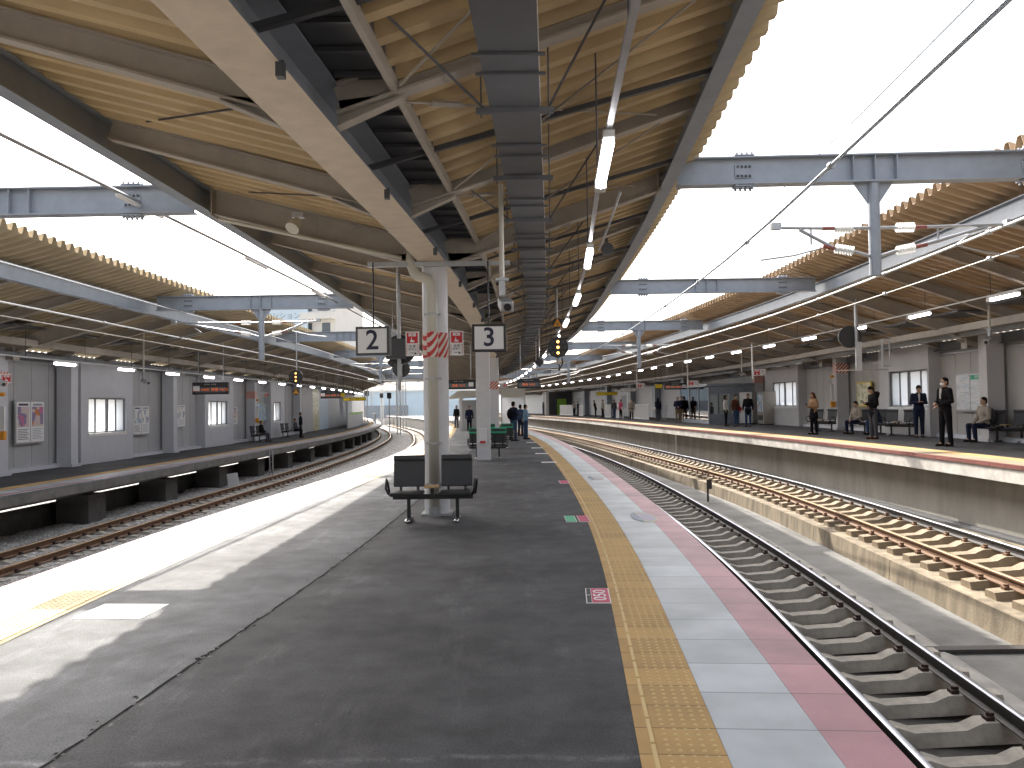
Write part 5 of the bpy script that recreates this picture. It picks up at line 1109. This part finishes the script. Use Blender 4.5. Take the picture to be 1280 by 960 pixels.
    if skirt: 
        remesh(b, 'tights', bottom, t, vc); b = MB(); b.caps(up(0, 0, 1.0), .14*r, up(0, 0, .72), .19*r) if not sit else b.caps(up(0, 0, .95), .17*r, up(0, .3, .97), .16*r); remesh(b, 'skirt', skirt, t, vc)
    else: remesh(b, 'trousers', bottom, t, vc)
    # jacket
    b = MB(); b.ell(up(0, 0, 1.10), (.165*r, .125*r, .17*r)); b.ell(up(0, 0, 1.27), (.19*r, .132*r, .17*r)); b.caps(up(-.14, 0, 1.385), .07*r, up(.14, 0, 1.385), .07*r); b.ell(up(0, 0, .96-coat*.3), (.18*r, .135*r, (.13+coat*.3)*r))
    b.ell(up(0, -.01, 1.45), (.085*r, .08*r, .05*r))
    for s in (-1, 1): e, w_ = EW(s); b.caps(sh(s), .066*r, e, .056*r); b.caps(e, .059*r, w_-(w_-e).normalized()*.01, .045*r)
    if hood: b.ell(up(0, -.13, 1.47), (.12*r, .10*r, .09*r)); b.ell(up(0, -.10, 1.40), (.13*r, .1*r, .1*r))
    remesh(b, 'jacket', top, t, vc)
    if shirt:
        b = MB(); b.caps(up(0, .105, 1.42), .035*r, up(0, .128, 1.2), .02*r, 8); remesh(b, 'shirt_front', shirt, t, vc)
    # hair
    b = MB(); b.ell(H(0, -.022, .045), (.085*r, .094*r, .088*r), M=MH); b.ell(H(0, -.05, -.01), (.078*r, .06*r, .085*r), M=MH)
    if longh: b.caps(H(0, -.06, 0), .08*r, up(0, -.10, 1.38), .07*r); [b.caps(H(s*.065, -.01, .02), .03*r, up(s*.09, .02, 1.42), .03*r) for s in (-1, 1)]
    remesh(b, 'hair', hair, t, vc*.8)
    if cap: b = MB(); b.ell(H(0, -.005, .07), (.092*r, .105*r, .065*r), M=MH); b.ell(H(0, .09, .06), (.06*r, .06*r, .014*r), M=MH); remesh(b, 'cap', cap, t, .01)
    if near:
        b = MB()
        for s in (-1, 1): b.ell(H(s*.03, .083, .015), (.011*r, .008*r, .006*r), 8, 6, M=MH)
        b.build('eyes', 'ink', t, local=True); b = MB(); b.ell(H(0, .080, -.052), (.022*r, .008*r, .006*r), 8, 6, M=MH); b.build('mouth', 'cloth_brown', t, local=True)
    if mask: b = MB(); b.ell(H(0, .045, -.035), (.062*r, .058*r, .05*r), M=MH); b.build('face_mask', 'white_board', t, smooth=True, local=True)
    for s in (-1, 1):
        b = MB(); a = ank(s); b.caps(a+V3(0, -.02, -.03), .045*r, a+V3(0, .15, -.045), .035*r); b.box(a+V3(0, .055, -.072), (.075*r, .24*r, .014*r)); b.build('shoe', shoe, t, smooth=False, local=True)
    if phone:
        e, w_ = EW(1); p = tag(MB().box((0, 0, 0), (.075, .012, .15), M=t_mat(t) @ Matrix.Translation(V3(0, .34, 0)+Vector((0, 0, up(0, 0, 1.21).z))) @ Matrix.Rotation(R(-50), 4, 'X')).build('phone', 'black_metal'), 'dark phone held by the '+label, 'phone')
    if bag == 'back': b = MB(); b.ell(up(0, -.22, 1.18), (.15*r, .11*r, .23*r)); q = remesh(b, 'backpack', bagc, t, vc); unpar(q, t, 'backpack worn by the '+label, 'backpack')
    if bag == 'side': b = MB(); b.ell(up(-.27, .02, .95), (.06*r, .15*r, .15*r)); b.tube([up(-.27, -.1, 1.05), up(-.1, -.05, 1.46), up(-.0, .08, 1.44), up(-.25, .12, 1.05)], .012, 6); q = remesh(b, 'shoulder_bag', bagc, t, vc); unpar(q, t, 'shoulder bag carried by the '+label, 'bag')
    if bag == 'hand': b = MB(); b.box(up(-.28, .05, .66), (.10*r, .34*r, .26*r)); b.tube([up(-.28, -.04, .78), up(-.27, .05, .86), up(-.28, .14, .78)], .012, 6); q = b.build('briefcase', bagc, t, bevel=.02, local=True); unpar(q, t, 'bag held in the hand of the '+label, 'bag')
    return t
def t_mat(t): return Matrix.LocRotScale(t.location, t.rotation_euler, t.scale)
def unpar(q, t, label, cat):
    q.parent = None; q.matrix_world = t_mat(t); tag(q, label[:110] if len(label.split()) <= 16 else ' '.join(label.split()[:16]), cat)
LFT = R(90); RGT = R(-90); CAM = math.pi; AWY = 0
# right platform
person((11.46, 21.2, ZR), R(100), 'man in black suit with white face mask and folded arms', 1.80, arms='fold', mask=True, shirt='cloth_white', bag=None, stance=.12)
person((13.4, 26.4, ZR), R(165), 'man in navy suit and white shirt looking at his phone', 1.70, arms='phone', bow=32, top='cloth_navy', bottom='cloth_navy', shirt='cloth_white', phone=True)
person((11.58, 25.7, ZR), R(95), 'hooded man in black jacket reading a phone near the edge', 1.68, arms='phone', bow=35, top='cloth_black', bottom='cloth_gray', hood=True, phone=True, shoe='cloth_brown', coat=.3)
person((11.32, 30.1, ZR), R(110), 'woman in tan jacket and dark skirt looking at a phone', 1.56, arms='phone', bow=20, top='cloth_tan', bottom='cloth_black', skirt='cloth_black', hair='hair_brown', longh=True, phone=True, coat=.2)
person((13.55, 23.0, ZR), R(98), 'seated man in beige coat and blue trousers by the right wall', 1.70, sit=True, arms='lap', top='cloth_beige', bottom='cloth_navy', bow=5, bag='back', bagc='cloth_gray')
person((12.85, 29.9, ZR), R(115), 'seated person in grey coat behind the hooded man', 1.62, sit=True, arms='lap', top='cloth_beige', bottom='cloth_navy', bow=25)
person((13.3, 29.1, ZR), R(110), 'seated person in jeans bending forward by the right wall', 1.65, sit=True, arms='lap', top='cloth_navy', bottom='cloth_denim', bow=40, lean=30)
F_ = False
person((11.95, 40.6, ZR), R(150), 'tall person in black coat and jeans in the group of three', 1.66, top='cloth_black', bottom='cloth_denim', near=F_, coat=.4, arms='down')
person((11.55, 41.4, ZR), R(-160), 'person in brown jacket and jeans in the group of three', 1.6, top='cloth_brown', bottom='cloth_denim', near=F_, bag='side', bagc='cloth_red')
person((11.25, 42.2, ZR), R(-120), 'person in cream top and dark trousers in the group of three', 1.62, top='cloth_white', bottom='cloth_black', near=F_, longh=True)
person((10.7, 51.8, ZR), R(175), 'person in navy jacket and khaki trousers before the waiting room', 1.62, top='cloth_navy', bottom='cloth_khaki', arms='fold', near=F_)
person((11.1, 52.4, ZR), R(185), 'dark haired person half hidden behind the khaki trousers wearer', 1.66, top='cloth_black', bottom='cloth_khaki', near=F_)
person((10.45, 57.5, ZR), R(20), 'woman in navy coat with a white shoulder bag before the white wall', 1.62, top='cloth_navy', bottom='cloth_gray', longh=True, bag='side', bagc='cloth_white', near=F_)
person((12.05, 48.5, ZR), R(110), 'person in dark coat seated inside the glass waiting room', 1.65, sit=True, arms='lap', top='cloth_gray', bottom='cloth_denim', near=F_)
person((9.3, 62.5, ZR), R(170), 'person in cream coat standing at the nearest slatted fence', 1.6, top='cloth_beige', bottom='cloth_black', coat=.5, near=F_)
person((9.0, 66.5, ZR), R(120), 'person in pink jacket with a white bag at the slatted fences', 1.6, top='cloth_pink', bottom='cloth_black', bag='side', bagc='cloth_white', near=F_)
person((8.6, 67.5, ZR), R(-150), 'person in blue jeans beside the pink jacket wearer', 1.6, top='cloth_gray', bottom='cloth_denim', near=F_)
person((8.3, 73.5, ZR), R(110), 'person in grey and white coat at the far slatted fence', 1.64, top='cloth_beige', bottom='cloth_black', near=F_)
person((8.0, 77, ZR), R(80), 'person in black coat leaning at the stairs opening', 1.64, top='cloth_black', bottom='cloth_black', coat=.4, near=F_, lean=12)
person((7.2, 88, ZR), R(100), 'person in navy jacket with backpack at the farthest fence', 1.6, top='cloth_navy', bottom='cloth_gray', bag='back', bagc='cloth_navy', near=F_)
person((6.9, 89.5, ZR), R(-60), 'person in pale top and black trousers at the farthest fence', 1.6, top='cloth_beige', bottom='cloth_black', near=F_)
person((4.0, 104, ZR), R(-80), 'small figure in grey standing before a pale window at the far right platform', 1.6, top='cloth_gray', bottom='cloth_gray', arms='one', near=F_)
# island
person((.05, 36.3, 0), R(-50), 'man in dark jacket and jeans with a black backpack on the island', 1.76, top='cloth_navy', bottom='cloth_denim', bag='back', bagc='cloth_black', arms='one')
person((.62, 37.9, 0), R(-75), 'man in pale blue shirt and jeans with folded arms on the island', 1.62, top='cloth_sky', bottom='cloth_denim', arms='cross', bag='side', bagc='cloth_beige')
person((.42, 42, 0), R(-40), 'person in blue jacket standing behind the two men on the island', 1.62, top='cloth_denim', bottom='cloth_navy', near=F_)
person((-2.75, 51, 0), R(185), 'lone person in a dark coat before the stair shelter', 1.6, top='cloth_navy', bottom='cloth_black', coat=.3, near=F_)
person((-4.2, 60, 0), R(150), 'dark figure at the left edge of the far island platform', 1.65, top='cloth_black', bottom='cloth_gray', near=F_)
# left platform
person((-13.5, 51, ZL), R(-80), 'standing person in black by the left wall beside the seated pair', 1.6, top='cloth_black', bottom='cloth_black', near=F_)
person((-14.35, 45.7, ZL), R(-95), 'seated person in black on the nearer left bench', 1.6, sit=True, arms='lap', top='cloth_black', bottom='cloth_gray', near=F_)
person((-14.3, 52.7, ZL), R(-95), 'seated person in grey on the farther left bench', 1.6, sit=True, arms='lap', top='cloth_gray', bottom='cloth_black', near=F_)
